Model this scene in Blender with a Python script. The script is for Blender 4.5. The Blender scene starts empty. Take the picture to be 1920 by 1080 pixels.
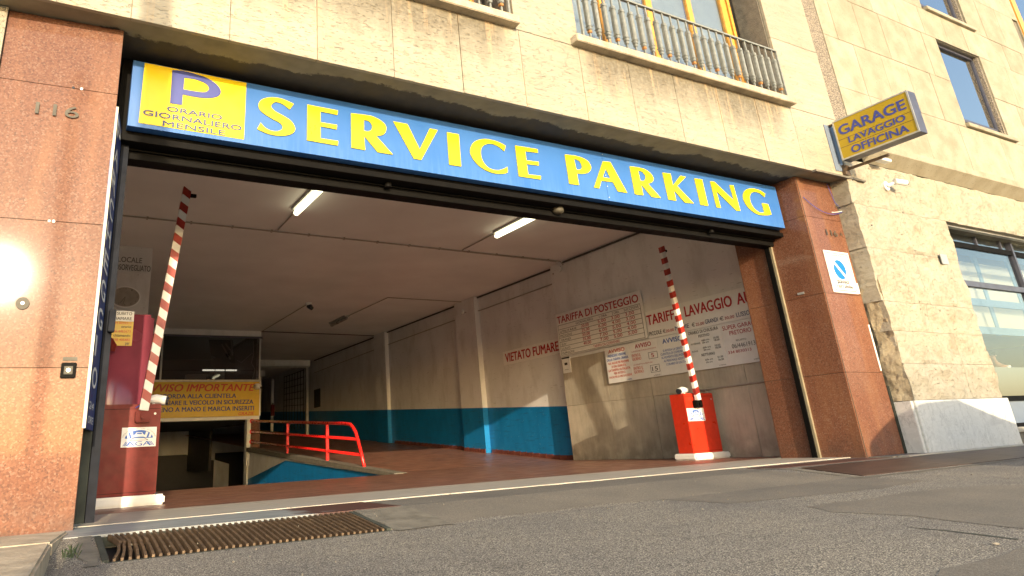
import bpy, bmesh, math, random
from mathutils import Vector, Matrix, noise
random.seed(7)
D=bpy.data; C=bpy.context.scene.collection
scene=bpy.context.scene
# ------------------------------------------------------------------ camera
R0=(0.88447927,-0.46374504,-0.05135137); R1=(0.11013566,0.31446123,-0.94285963); R2=(0.45339449,0.82828418,0.3292093)
cam=D.cameras.new('camera'); co=D.objects.new('camera',cam); C.objects.link(co); scene.camera=co
co.matrix_world=Matrix(((R0[0],-R1[0],-R2[0],0),(R0[1],-R1[1],-R2[1],-5.5414),(R0[2],-R1[2],-R2[2],.40),(0,0,0,1)))
cam.sensor_width=36; cam.lens=1273.9/1920*36; cam.shift_x=(960-769.75)/1920; cam.shift_y=(397.75-540)/1920
cam.clip_start=.05; cam.clip_end=800
# ------------------------------------------------------------------ light
S=Vector((-.205,-1,.2257)).normalized()
w=D.worlds.new('World'); scene.world=w; w.use_nodes=True; nt=w.node_tree
sky=nt.nodes.new('ShaderNodeTexSky'); sky.sky_type='NISHITA'; sky.sun_disc=False
sky.sun_elevation=math.asin(S.z); sky.sun_rotation=math.pi+math.atan2(.205,1); sky.air_density=1.0; sky.dust_density=1.5; sky.ozone_density=1.0
nt.links.new(sky.outputs[0],nt.nodes['Background'].inputs[0]); nt.nodes['Background'].inputs[1].default_value=.15
sl=D.lights.new('sun','SUN'); sl.energy=2.1; sl.angle=math.radians(.55); sl.color=(1,.82,.58)
so=D.objects.new('sun',sl); C.objects.link(so); so.rotation_euler=S.to_track_quat('Z','Y').to_euler(); so.location=(-5,-20,12)
scene.view_settings.view_transform='Standard'; scene.view_settings.look='None'; scene.view_settings.exposure=1.62; scene.view_settings.gamma=1
# ------------------------------------------------------------------ materials
class G:
    def __init__(s,name):
        s.m=D.materials.new(name); s.m.use_nodes=True; s.t=s.m.node_tree; s.b=s.t.nodes['Principled BSDF']; s.pos=s.t.nodes.new('ShaderNodeNewGeometry').outputs['Position']
    def lk(s,a,b):
        if hasattr(a,'links') or hasattr(a,'is_output'): s.t.links.new(a,b)
        else: b.default_value=a
    def rand(s,a,b):
        n=s.t.nodes.new('ShaderNodeObjectInfo'); return s.mr(n.outputs['Random'],0,1,a,b)
    def scl(s,v):
        n=s.t.nodes.new('ShaderNodeVectorMath'); n.operation='MULTIPLY'; s.t.links.new(s.pos,n.inputs[0]); n.inputs[1].default_value=v; return n.outputs[0]
    def noise(s,scale,detail=4,st=None,rough=.5,dist=0):
        n=s.t.nodes.new('ShaderNodeTexNoise'); n.inputs['Scale'].default_value=scale; n.inputs['Detail'].default_value=detail; n.inputs['Roughness'].default_value=rough; n.inputs['Distortion'].default_value=dist
        s.t.links.new(s.scl(st) if st else s.pos,n.inputs['Vector']); return n.outputs['Fac']
    def vor(s,scale,out='Distance',st=None,feature='F1'):
        n=s.t.nodes.new('ShaderNodeTexVoronoi'); n.feature=feature; n.inputs['Scale'].default_value=scale
        s.t.links.new(s.scl(st) if st else s.pos,n.inputs['Vector']); return n.outputs[out]
    def xyz(s):
        n=s.t.nodes.new('ShaderNodeSeparateXYZ'); s.t.links.new(s.pos,n.inputs[0]); return n.outputs
    def ma(s,op,a,b=0,c=None):
        n=s.t.nodes.new('ShaderNodeMath'); n.operation=op; s.lk(a,n.inputs[0]); s.lk(b,n.inputs[1])
        if c is not None: s.lk(c,n.inputs[2])
        return n.outputs[0]
    def ramp(s,f,*st):
        n=s.t.nodes.new('ShaderNodeValToRGB'); e=n.color_ramp.elements
        while len(e)<len(st): e.new(.5)
        for i,(p,c) in enumerate(st):
            e[i].position=p; e[i].color=(*c,1) if isinstance(c,tuple) else (c,c,c,1)
        s.t.links.new(f,n.inputs[0]); return n.outputs[0]
    def mr(s,f,a,b,c=0,d=1):
        n=s.t.nodes.new('ShaderNodeMapRange'); n.clamp=True; s.t.links.new(f,n.inputs[0])
        for i,v in zip((1,2,3,4),(a,b,c,d)): n.inputs[i].default_value=v
        return n.outputs[0]
    def mix(s,f,a,b,mode='MIX'):
        n=s.t.nodes.new('ShaderNodeMix'); n.data_type='RGBA'; n.blend_type=mode
        s.lk(f,n.inputs[0])
        for v,i in ((a,6),(b,7)):
            if isinstance(v,tuple): n.inputs[i].default_value=(*v,1)
            else: s.t.links.new(v,n.inputs[i])
        return n.outputs[2]
    def bump(s,h,dist,st=1.0):
        n=s.t.nodes.new('ShaderNodeBump'); n.inputs['Distance'].default_value=dist; n.inputs['Strength'].default_value=st; s.t.links.new(h,n.inputs['Height']); s.t.links.new(n.outputs[0],s.b.inputs['Normal'])
    def out(s,col,rough=.6,metal=0,spec=.5):
        if isinstance(col,tuple): s.b.inputs['Base Color'].default_value=(*col,1)
        else: s.t.links.new(col,s.b.inputs['Base Color'])
        s.lk(rough,s.b.inputs['Roughness']); s.b.inputs['Metallic'].default_value=metal; s.b.inputs['Specular IOR Level'].default_value=spec
        return s.m
def plain(name,c,rough=.5,metal=0,var=.12,sc=9,bump=0,spec=.5):
    g=G(name); f=g.noise(sc,5); col=g.mix(g.mr(f,.3,.7),tuple(x*(1-var) for x in c),tuple(min(1,x*(1+var)) for x in c))
    if bump: g.bump(g.noise(sc*6,4),bump)
    r=g.mr(g.noise(sc*.7,3),.3,.7,max(.02,rough-.08),min(1,rough+.08)); return g.out(col,r,metal,spec)
M={}
def mk():
    g=G('red_granite'); v=g.vor(85,'Color'); sx=g.t.nodes.new('ShaderNodeSeparateXYZ'); g.t.links.new(v,sx.inputs[0])
    c=g.ramp(sx.outputs[0],(0,(.07,.035,.025)),(.12,(.21,.075,.04)),(.45,(.33,.125,.065)),(.8,(.42,.19,.11)),(.97,(.5,.33,.24)))
    c=g.mix(g.mr(g.noise(3,3),.35,.7),c,g.mix(1.0,c,(.8,.7,.62),'MULTIPLY')); c=g.mix(.5,c,g.mix(g.noise(30,4),(.28,.11,.055),(.36,.15,.085))); hv=g.t.nodes.new('ShaderNodeHueSaturation'); g.t.links.new(c,hv.inputs['Color']); hv.inputs['Saturation'].default_value=1.0; g.t.links.new(g.rand(.42,.58),hv.inputs['Value']); c=hv.outputs[0]; x,y,z=g.xyz(); c=g.mix(g.ma('MULTIPLY',g.ma('MULTIPLY',g.mr(z,0,.35,1,0),g.mr(g.noise(5,6),.35,.65)),.6),c,(.07,.05,.04)); c=g.mix(g.ma('MULTIPLY',g.mr(g.noise(1.3,5,(3,3,.6)),.5,.7),.25),c,(.36,.17,.07))
    M['granite']=g.out(c,.6,0,.25); g.b.inputs['Coat Weight'].default_value=.35; g.b.inputs['Coat Roughness'].default_value=.07; g.b.inputs['Coat IOR'].default_value=1.45
    g=G('travertine_cladding'); x,y,z=g.xyz()
    s=g.noise(3,8,(.6,1,7),.65,.4); c=g.ramp(s,(.25,(.29,.26,.195)),(.5,(.345,.315,.24)),(.75,(.38,.35,.27)))
    pits=g.mr(g.noise(34,5,(.5,1,2.5),.7),.58,.68); c=g.mix(g.ma('MULTIPLY',pits,.3),c,(.18,.155,.115)); c=g.mix(g.ma('MULTIPLY',g.mr(g.noise(1.1,6,(1,1,1.6),.6),.45,.7),.35),c,(.24,.205,.14))
    def band(a,b,so=.25): return g.ma('MULTIPLY',g.mr(x,a,a+so),g.mr(x,b-so,b,1,0))
    xm=g.ma('MAXIMUM',band(-2,4.35),band(5.35,9.35))
    rag=g.ma('ADD',z,g.ma('MULTIPLY',g.ma('SUBTRACT',g.noise(1.6,6,(3.2,1,.7),.65),.5),.75))
    dirt=g.ma('MULTIPLY',g.ma('MULTIPLY',xm,g.mr(rag,4.28,4.78)),g.mr(z,4.93,5.1,1,0))
    dirt=g.ma('MULTIPLY',dirt,g.mr(g.noise(20,6),.25,.6,.55,1.0)); c=g.mix(g.ma('MULTIPLY',dirt,.9),c,(.12,.10,.065))
    c=g.mix(1.0,c,g.ramp(g.rand(0,1),(0,(.9,.9,.88)),(1,(1.03,1.02,1.0))),'MULTIPLY'); rust=g.ma('MULTIPLY',g.mr(g.noise(2.2,3,(6,1,.35)),.56,.72),.45); c=g.mix(rust,c,(.52,.36,.2))
    g.bump(g.ma('SUBTRACT',g.noise(26,6,(.5,1,3)),pits),.004); M['trav']=g.out(c,.62)
    g=G('rough_travertine'); c=g.ramp(g.noise(3.2,9,(1,1,1.6),.7),(.25,(.23,.195,.13)),(.45,(.335,.30,.225)),(.75,(.39,.36,.285)))
    p=g.mr(g.noise(30,7,(1,1,1.8),.7,1.2),.59,.66); c=g.mix(g.ma('MULTIPLY',p,.85),c,(.1,.072,.04)); c=g.mix(g.ma('MULTIPLY',g.mr(g.noise(.9,5),.5,.7),.2),c,(.45,.34,.2))
    g.bump(g.ma('ADD',g.ma('MULTIPLY',g.noise(9,8,None,.72),1.2),g.ma('MULTIPLY',p,-.7)),.024); M['rough']=g.out(c,.85)
    g=G('hammered_travertine_edge'); c=g.ramp(g.noise(5,8,None,.65),(.3,(.17,.135,.08)),(.5,(.33,.27,.175)),(.72,(.46,.395,.27)))
    g.bump(g.noise(11,8,None,.75),.05); M['hammer']=g.out(c,.9)
    g=G('upper_travertine'); f=g.vor(42,'Distance',(1,1,1.5)); c=g.ramp(g.noise(3,7,None,.6),(.3,(.29,.25,.17)),(.55,(.375,.335,.245)),(.8,(.42,.385,.30)))
    p=g.mr(g.noise(40,5,(1,1,1.3),.6,.8),.60,.68); c=g.mix(g.ma('MULTIPLY',p,.8),c,(.13,.1,.06)); c=g.mix(1.0,c,g.ramp(g.rand(0,1),(0,(.78,.77,.72)),(1,(.92,.92,.91))),'MULTIPLY'); g.bump(p,.004); M['utrav']=g.out(c,.65)
    g=G('pebble_dash'); f=g.vor(60,'Distance'); c=g.ramp(g.noise(45,6,None,.7),(.35,(.07,.06,.05)),(.5,(.26,.22,.17)),(.65,(.46,.4,.31))); g.bump(g.vor(45),.03); M['pebble']=g.out(c,.9)
    g=G('white_marble'); n=g.noise(2,9,(1,1,1.6),.6,2.0); c=g.ramp(n,(.3,(.52,.51,.48)),(.48,(.63,.62,.58)),(.52,(.57,.56,.52)),(.7,(.67,.66,.62)))
    cr=g.mr(g.ma('ABSOLUTE',g.ma('SUBTRACT',g.noise(3,8,(1.6,1,.6),.7),.5)),0,.012,1,0); c=g.mix(g.ma('MULTIPLY',cr,.5),c,(.2,.19,.17)); M['wmarble']=g.out(c,.5)
    g=G('asphalt_coarse'); v=g.vor(165,'Color'); sx=g.t.nodes.new('ShaderNodeSeparateXYZ'); g.t.links.new(v,sx.inputs[0]); d=g.vor(165)
    c=g.ramp(sx.outputs[0],(0,(.11,.10,.086)),(.35,(.24,.218,.185)),(.7,(.38,.35,.295)),(1,(.6,.56,.47)))
    c=g.mix(1.0,c,g.mix(1.0,g.ramp(g.noise(.7,5),(.3,(.74,.74,.76)),(.6,(1.08,1.05,.98))),g.ramp(g.noise(2.3,6,None,.6),(.28,(.72,.72,.74)),(.45,(1,1,1))),'MULTIPLY'),'MULTIPLY'); c=g.mix(g.mr(d,.35,.7),c,(.05,.045,.04))
    g.bump(g.ma('ADD',d,g.ma('MULTIPLY',g.noise(30,4),-1.5)),.007,-1.0); M['asph']=g.out(c,.85)
    g=G('asphalt_fine'); v=g.vor(230,'Color'); sx=g.t.nodes.new('ShaderNodeSeparateXYZ'); g.t.links.new(v,sx.inputs[0])
    c=g.ramp(sx.outputs[0],(0,(.11,.10,.085)),(.6,(.16,.146,.124)),(1,(.25,.225,.19))); c=g.mix(1.0,c,g.ramp(g.noise(1.4,5),(.3,(.8,.79,.76)),(.7,(1.12,1.08,1.0))),'MULTIPLY')
    g.bump(g.noise(150,4),.004); M['asphf']=g.out(c,.8)
    g=G('klinker_tiles'); bt=g.t.nodes.new('ShaderNodeTexBrick'); g.t.links.new(g.pos,bt.inputs['Vector']); bt.inputs['Scale'].default_value=1; bt.inputs['Brick Width'].default_value=.24; bt.inputs['Row Height'].default_value=.115; bt.inputs['Mortar Size'].default_value=.006; bt.inputs['Mortar Smooth'].default_value=.6
    bt.inputs['Color1'].default_value=(.23,.105,.07,1); bt.inputs['Color2'].default_value=(.30,.14,.095,1); bt.inputs['Mortar'].default_value=(.07,.045,.035,1)
    c=g.mix(1.0,bt.outputs[0],g.ramp(g.noise(2.5,6,(1,1.6,1)),(.3,(.62,.6,.58)),(.7,(1.15,1.12,1.05))),'MULTIPLY')
    scu=g.mr(g.noise(9,6,(.35,3.5,1),.7),.64,.72); c=g.mix(g.ma('MULTIPLY',scu,.6),c,(.42,.32,.25))
    g.bump(bt.outputs[1],.004,-1.0); M['tile']=g.out(c,g.mr(g.noise(4,4),.3,.7,.32,.5))
    g=G('threshold_stone'); c=g.ramp(g.noise(3,7,(.6,4,1),.65),(.3,(.32,.29,.235)),(.6,(.45,.41,.34)),(.8,(.55,.5,.42))); c=g.mix(g.ma('MULTIPLY',g.mr(g.noise(12,5,(.3,5,1)),.62,.7),.7),c,(.68,.62,.52)); M['thresh']=g.out(c,.45)
    g=G('garage_plaster'); x,y,z=g.xyz(); c=g.ramp(g.noise(1.2,6),(.3,(.66,.65,.63)),(.7,(.76,.755,.74))); c=g.mix(g.ma('MULTIPLY',g.mr(g.noise(2.5,7,(1,1,.4),.65),.5,.72),.4),c,(.36,.33,.28)); c=g.mix(g.ma('MULTIPLY',g.mr(g.noise(16,6,(1,.4,3)),.66,.7),.5),c,(.25,.22,.18)); g.bump(g.noise(7,4),.004); M['plaster']=g.out(c,.8)
    g=G('ceiling_plaster'); c=g.ramp(g.noise(.8,6),(.25,(.68,.67,.65)),(.7,(.8,.79,.77))); M['ceil']=g.out(c,.85)
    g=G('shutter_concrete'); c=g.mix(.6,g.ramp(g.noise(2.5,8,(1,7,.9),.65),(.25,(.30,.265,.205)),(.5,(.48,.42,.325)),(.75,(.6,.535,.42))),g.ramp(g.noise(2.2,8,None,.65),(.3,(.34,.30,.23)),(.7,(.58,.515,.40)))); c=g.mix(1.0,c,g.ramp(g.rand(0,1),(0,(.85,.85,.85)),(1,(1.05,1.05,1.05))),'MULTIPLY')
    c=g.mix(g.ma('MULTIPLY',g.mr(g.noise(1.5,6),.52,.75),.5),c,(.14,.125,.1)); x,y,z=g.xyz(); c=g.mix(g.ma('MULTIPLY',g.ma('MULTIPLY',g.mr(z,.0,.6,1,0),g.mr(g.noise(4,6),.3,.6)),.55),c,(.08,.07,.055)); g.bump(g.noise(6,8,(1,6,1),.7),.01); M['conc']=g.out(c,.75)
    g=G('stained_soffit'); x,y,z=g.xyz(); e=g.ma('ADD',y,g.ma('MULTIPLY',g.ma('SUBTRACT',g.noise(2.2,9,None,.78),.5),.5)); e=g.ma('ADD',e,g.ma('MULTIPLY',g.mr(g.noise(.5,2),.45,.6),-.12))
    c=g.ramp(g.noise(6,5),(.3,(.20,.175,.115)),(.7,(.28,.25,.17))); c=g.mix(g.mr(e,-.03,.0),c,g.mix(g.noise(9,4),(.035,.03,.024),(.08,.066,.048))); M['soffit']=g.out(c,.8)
    g=G('blue_dado_paint'); c=g.ramp(g.noise(5,6,(1,1,.4)),(.3,(.002,.15,.38)),(.7,(.006,.20,.48))); c=g.mix(g.ma('MULTIPLY',g.mr(g.noise(26,6),.67,.72),.5),c,(.3,.42,.48)); c=g.mix(g.ma('MULTIPLY',g.mr(g.noise(4,6,(1,.5,5),.7),.56,.66),.5),c,(.02,.05,.08)); M['blue']=g.out(c,.4)
    g=G('blue_sign_sheet'); c=g.ramp(g.noise(2.5,4,(1,1,.6)),(.3,(.03,.125,.38)),(.7,(.045,.15,.42))); x,y,z=g.xyz(); stq=g.ma('MULTIPLY',g.mr(z,3.2,3.55,1,0),g.mr(g.noise(3,6,(9,1,.8),.65),.45,.75)); c=g.mix(g.ma('MULTIPLY',stq,.3),c,(.14,.27,.5)); c=g.mix(g.ma('MULTIPLY',g.mr(g.noise(1.1,5),.45,.75),.25),c,(.07,.19,.45)); M['sblue']=g.out(c,g.mr(g.noise(3,3),.3,.7,.28,.38),0,.5)
    g=G('rusty_steel_grate'); c=g.ramp(g.noise(22,6),(.3,(.07,.045,.028)),(.6,(.14,.092,.052)),(.8,(.24,.165,.1))); g.bump(g.noise(90,4),.002); M['rust']=g.out(c,.6,.35)
    g=G('rusty_drain_cover'); c=g.ramp(g.noise(5,6,(.5,3,1)),(.3,(.035,.02,.015)),(.7,(.07,.042,.032))); M['rustd']=g.out(c,.5,.2)
    g=G('grey_painted_strip'); x,y,z=g.xyz(); c=g.ramp(g.noise(5,6,(.6,2,1)),(.3,(.2,.21,.2)),(.7,(.34,.35,.33))); c=g.mix(g.mr(g.ma('ADD',x,g.noise(3,5)),2.25,2.45),c,(.09,.04,.03)); M['strip']=g.out(c,.5)
    M['bsteel']=plain('black_steel',(.006,.0055,.005),.6,0,spec=.06); M['steelpost']=plain('dark_blue_steel',(.012,.014,.02),.6,0,.3,spec=.1); M['brass']=plain('weathered_brass_trim',(.36,.31,.2),.45,.4)
    M['red']=plain('orange_red_enamel',(.5,.03,.01),.35,0,.1,14); M['dred']=plain('shaded_red_enamel',(.15,.016,.012),.45,0,.15,14,spec=.2); M['maroon']=plain('maroon_gloss_paint',(.25,.05,.075),.2,0,.1,4)  # dred: the left barrier's shade is put into a darker base red
    M['white']=plain('white_enamel',(.72,.7,.66),.4,0,.06); M['band']=plain('red_reflective_band',(.3,.025,.016),.4,0,.35,7); M['railred']=plain('bright_red_rail_paint',(.72,.018,.015),.3,0,.1,25)
    M['yel']=plain('yellow_vinyl',(.72,.54,.0),.35,0,.02); M['yel2']=plain('yellow_lightbox',(.38,.26,.008),.4,0,.04); M['yel3']=plain('yellow_board',(.68,.44,.02),.4,0,.04)
    M['navy']=plain('navy_print',(.03,.05,.16),.4,0,.05); M['pblue']=plain('violet_blue_print',(.045,.06,.26),.4,0,.04); M['ink']=plain('black_print',(.03,.028,.03),.5,0,0); M['rink']=plain('red_print',(.42,.02,.03),.5,0,0); M['oink']=plain('orange_red_print',(.62,.08,.02),.5,0,0); M['bink']=plain('blue_print',(.03,.12,.45),.5,0,0); M['sky']=plain('sky_blue_print',(.0,.15,.55),.4,0,0); M['gink']=plain('faded_grey_print',(.14,.13,.12),.5,0,0); M['cyan']=plain('light_blue_print',(.2,.42,.68),.4,0,0)
    M['board']=plain('white_board',(.78,.77,.74),.4,0,.03); M['wood']=plain('orange_varnished_wood',(.62,.3,.05),.35,0,.18,20); M['blind']=plain('grey_roller_blind',(.5,.56,.6),.45,0,.06)
    M['gpaint']=plain('grey_railing_paint',(.2,.21,.19),.5,0,.2,18); M['rustp']=plain('rusty_paint',(.36,.17,.05),.7,.0,.3,40); M['plastic']=plain('white_plastic',(.72,.72,.7),.35,0,.03); M['dplastic']=plain('dark_lens',(.02,.02,.025),.15)
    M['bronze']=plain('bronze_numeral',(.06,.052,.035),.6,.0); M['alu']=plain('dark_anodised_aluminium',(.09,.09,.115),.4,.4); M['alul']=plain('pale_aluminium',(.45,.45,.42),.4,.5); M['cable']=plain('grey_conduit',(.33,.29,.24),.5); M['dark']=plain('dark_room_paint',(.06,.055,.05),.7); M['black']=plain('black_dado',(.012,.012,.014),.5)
    M['bcable']=plain('blue_cable',(.05,.06,.3),.4); M['lamp_off']=plain('grey_diffuser',(.3,.29,.27),.3); M['soil']=plain('damp_grime',(.035,.04,.03),.8,0,.3); M['redtile']=plain('brown_skirting_tile',(.13,.04,.03),.35,0,.3,12); M['kerb']=plain('worn_kerb_stone',(.40,.335,.24),.7,0,.25,7,.01); M['cement']=plain('cement_mortar',(.15,.135,.105),.85,0,.25,10,.008)
    M['skin']=plain('skin',(.5,.28,.18),.5,0,.05); M['shirt']=plain('white_shirt',(.7,.7,.64),.8,0,.06); M['trouser']=plain('dark_trousers',(.03,.03,.04),.8); M['hair']=plain('dark_hair',(.03,.02,.015),.6); M['carp']=plain('silver_car_paint',(.3,.31,.33),.25,.6); M['rubber']=plain('tyre_rubber',(.02,.02,.02),.8); M['leaf']=plain('small_weed_leaf',(.03,.05,.015),.6,0,.3)
    M['bpanel']=plain('blue_grey_gloss_panel',(.16,.2,.26),.12,0,.04); M['tan']=plain('tan_awning_cloth',(.42,.34,.17),.8,0,.1); M['cream']=plain('cream_blind',(.6,.57,.44),.7,0,.03); M['bluef']=plain('blue_grid_frame',(.2,.31,.4),.5)
    def glass(n,col,tr):
        g=G(n); g.out(col,.03,0,.5); g.b.inputs['Transmission Weight'].default_value=tr; g.b.inputs['IOR'].default_value=1.5
        mx=g.t.nodes.new('ShaderNodeMixShader'); tp=g.t.nodes.new('ShaderNodeBsdfTransparent'); tp.inputs[0].default_value=(*col,1); gl=g.t.nodes.new('ShaderNodeBsdfGlossy'); gl.inputs['Roughness'].default_value=.02; pass
        lw=g.t.nodes.new('ShaderNodeLayerWeight'); lw.inputs[0].default_value=.5; a=g.ma('MULTIPLY_ADD',g.ma('POWER',lw.outputs['Facing'],4),.8,.04+1-tr); g.t.links.new(a,mx.inputs[0]); g.t.links.new(tp.outputs[0],mx.inputs[1]); g.t.links.new(gl.outputs[0],mx.inputs[2]); g.t.links.new(mx.outputs[0],g.t.nodes['Material Output'].inputs[0]); return g.m
    M['glass']=glass('window_glass',(.9,.92,.92),.9); M['bglass']=glass('booth_glass',(.5,.5,.5),.97); M['mglass']=glass('mirror_window_glass',(.25,.3,.34),.5)
    def em(n,c,s):
        g=G(n); g.out((.9,.9,.85),.4); g.b.inputs['Emission Color'].default_value=(*c,1); g.b.inputs['Emission Strength'].default_value=s; return g.m
    M['tube']=em('lit_fluorescent_tube',(1,.92,.6),1.5); M['tube2']=em('booth_tube_light',(1,.93,.75),.9)
mk()
# ------------------------------------------------------------------ helpers
WP={}
def link(name,me,mat,parent=None,stuff=False):
    if len(me.vertices)==0: return None
    xs=[v.co for v in me.vertices]; lo=Vector([min(v[i] for v in xs) for i in range(3)]); hi=Vector([max(v[i] for v in xs) for i in range(3)])
    c=Vector(((lo.x+hi.x)/2,(lo.y+hi.y)/2,lo.z)); me.transform(Matrix.Translation(-c))
    if mat is not None and len(me.materials)==0: me.materials.append(M[mat] if isinstance(mat,str) else mat)
    o=D.objects.new(name,me); C.objects.link(o); o.location=c; WP[o]=c
    if parent is not None: o.parent=parent; o.matrix_parent_inverse=Matrix.Translation(-WP[parent])
    if stuff: o['kind']='stuff'
    return o
def tag(o,label,cat,group=None):
    o['label']=label; o['category']=cat
    if group: o['group']=group
    return o
def thing(name,loc,label,cat,group=None):
    o=D.objects.new(name,None); C.objects.link(o); o.location=loc; o.empty_display_size=.2; WP[o]=Vector(loc); return tag(o,label,cat,group)
def struct(o): o['kind']='structure'; return o
class MB:
    def __init__(s): s.bm=bmesh.new()
    def box(s,x0,x1,y0,y1,z0,z1):
        v=[s.bm.verts.new((x,y,z)) for x in (x0,x1) for y in (y0,y1) for z in (z0,z1)]
        for f in ((0,1,3,2),(4,6,7,5),(0,4,5,1),(2,3,7,6),(0,2,6,4),(1,5,7,3)): s.bm.faces.new([v[i] for i in f])
        return s
    def face(s,pts): s.bm.faces.new([s.bm.verts.new(p) for p in pts]); return s
    def hexa(s,b,t):   # bottom ring, top ring
        vb=[s.bm.verts.new(p) for p in b]; vt=[s.bm.verts.new(p) for p in t]; n=len(b)
        s.bm.faces.new(vb[::-1]); s.bm.faces.new(vt)
        for i in range(n): s.bm.faces.new((vb[i],vb[(i+1)%n],vt[(i+1)%n],vt[i]))
        return s
    def prism(s,pts,axis,a,b):
        def f(p,h):
            p=list(p); p.insert(axis,h); return p
        return s.hexa([f(p,a) for p in pts],[f(p,b) for p in pts])
    def tube(s,pts,r,n=8,cap=True,rs=None):
        pts=[Vector(p) for p in pts]; rings=[]
        for i,p in enumerate(pts):
            d=((pts[min(i+1,len(pts)-1)]-pts[max(i-1,0)])).normalized(); a=d.orthogonal().normalized() if i==0 else (pa-d*pa.dot(d)).normalized(); pa=a; b=d.cross(a); rr=rs[i] if rs else r
            rings.append([s.bm.verts.new(p+rr*(math.cos(k*2*math.pi/n)*a+math.sin(k*2*math.pi/n)*b)) for k in range(n)])
        for i in range(len(rings)-1):
            for k in range(n): s.bm.faces.new((rings[i][k],rings[i][(k+1)%n],rings[i+1][(k+1)%n],rings[i+1][k]))
        if cap: s.bm.faces.new(rings[0][::-1]); s.bm.faces.new(rings[-1])
        return s
    def mesh(s,name='m',bevel=0,smooth=False):
        bmesh.ops.recalc_face_normals(s.bm,faces=s.bm.faces)
        if bevel: bmesh.ops.bevel(s.bm,geom=list(s.bm.edges),offset=bevel,segments=2,affect='EDGES',clamp_overlap=True)
        me=D.meshes.new(name); s.bm.to_mesh(me); s.bm.free()
        if smooth:
            for p in me.polygons: p.use_smooth=True
        return me
    def build(s,name,mat,parent=None,bevel=0,smooth=False,stuff=False): return link(name,s.mesh(name,bevel,smooth),mat,parent,stuff)
def box(name,mat,parent,x0,x1,y0,y1,z0,z1,bevel=0): return MB().box(x0,x1,y0,y1,z0,z1).build(name,mat,parent,bevel)
def dup(o,d,parent='same',label=None):
    n=o.copy(); C.objects.link(n); n.location=o.location+Vector(d); WP[n]=WP[o]+Vector(d)
    if parent!='same': n.parent=parent; n.matrix_parent_inverse=Matrix.Translation(-WP[parent])
    if label: n['label']=label
    return n
def catmull(pts):   # list of (x,y[,c]) corner flagged outline -> dense outline
    n=len(pts); cs=[i for i,p in enumerate(pts) if len(p)>2]
    if not cs: cs=[0]
    out=[]
    for a,ci in enumerate(cs):
        cj=cs[(a+1)%len(cs)]; k=(cj-ci)%n or n; run=[Vector(pts[(ci+j)%n][:2]) for j in range(k+1)]
        if k==1: out.append(run[0]); continue
        for j in range(k):
            p1,p2=run[j],run[j+1]; p0=run[j-1] if j else (run[-2] if len(cs)==1 and k==n else p1*2-p2); p3=run[j+2] if j+2<=k else (run[1] if len(cs)==1 and k==n else p2*2-p1)
            for t in [q/5 for q in range(5)]:
                out.append(.5*((2*p1)+(p2-p0)*t+(2*p0-5*p1+4*p2-p3)*t*t+(3*p1-3*p2+p3-p0)*t**3))
    return out
def shape(name,mat,parent,outlines,fn,thick):
    """filled 2D outlines (first outer, rest holes) mapped by fn(x,y)->(point), with a thin edge along thick vector"""
    from mathutils.geometry import tessellate_polygon
    ols=[[Vector((q[0]*100,q[1]*100,0)) for q in ol] for ol in outlines]; ols=[[q for i,q in enumerate(ol) if (q-ol[i-1]).length>1e-4] for ol in ols]
    flat_=[q for ol in ols for q in ol]; tr=tessellate_polygon(ols); bm=bmesh.new()
    f_=[bm.verts.new(Vector(fn(q.x/100,q.y/100))+Vector(thick)) for q in flat_]; b_=[bm.verts.new(Vector(fn(q.x/100,q.y/100))) for q in flat_]
    for t_ in tr:
        try: bm.faces.new([f_[i] for i in t_])
        except ValueError: pass
    k0=0
    for ol in ols:
        n_=len(ol)
        for i in range(n_): bm.faces.new((f_[k0+i],f_[k0+(i+1)%n_],b_[k0+(i+1)%n_],b_[k0+i]))
        k0+=n_
    me=D.meshes.new(name); bm.to_mesh(me); bm.free()
    me.materials.clear(); return link(name,me,mat,parent)
def text(s,mat,parent,o,u,v,w,h,italic=0,bold=.0,name='lettering',lift=.004,align='l'):
    """text whose box runs w metres along u from o and h metres (cap height) along v"""
    cu=D.curves.new('t','FONT'); cu.body=s; cu.size=1; cu.shear=italic; cu.resolution_u=3
    ob=D.objects.new('t',cu); C.objects.link(ob); dg=bpy.context.evaluated_depsgraph_get(); me=D.meshes.new_from_object(ob.evaluated_get(dg)); D.objects.remove(ob)
    xs=[q.co.x for q in me.vertices]; ys=[q.co.y for q in me.vertices]; x0,x1=min(xs),max(xs); cap=.69 if any(ch.isupper() or ch.isdigit() for ch in s) else max(ys)
    if w is None: w=(x1-x0)*h/.69
    o=Vector(o); u=Vector(u).normalized(); v=Vector(v).normalized(); nrm=u.cross(v)
    if align=='c': o=o-u*w/2
    if align=='r': o=o-u*w
    for q in me.vertices: q.co=o+u*((q.co.x-x0)/(x1-x0)*w)+v*(q.co.y/cap*h)+nrm*lift
    if bold>.008:
        bm=bmesh.new(); k=h/cap*bold*.55
        for i,dx in enumerate((-k,k)):
            for sv in ((0,) if bold<.02 else (-k*.5,k*.5)):
                m2=me.copy(); m2.transform(Matrix.Translation(u*dx+v*sv+nrm*(.0003*(i*2+(sv>0))))); bm.from_mesh(m2); D.meshes.remove(m2)
        bm.to_mesh(me); bm.free()
    me.materials.clear(); return link(name,me,mat,parent)
X=Vector((1,0,0)); Y=Vector((0,1,0)); Z=Vector((0,0,1))
def fbm(p,o=5): return noise.fractal(Vector(p),1.0,2.0,o)
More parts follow.
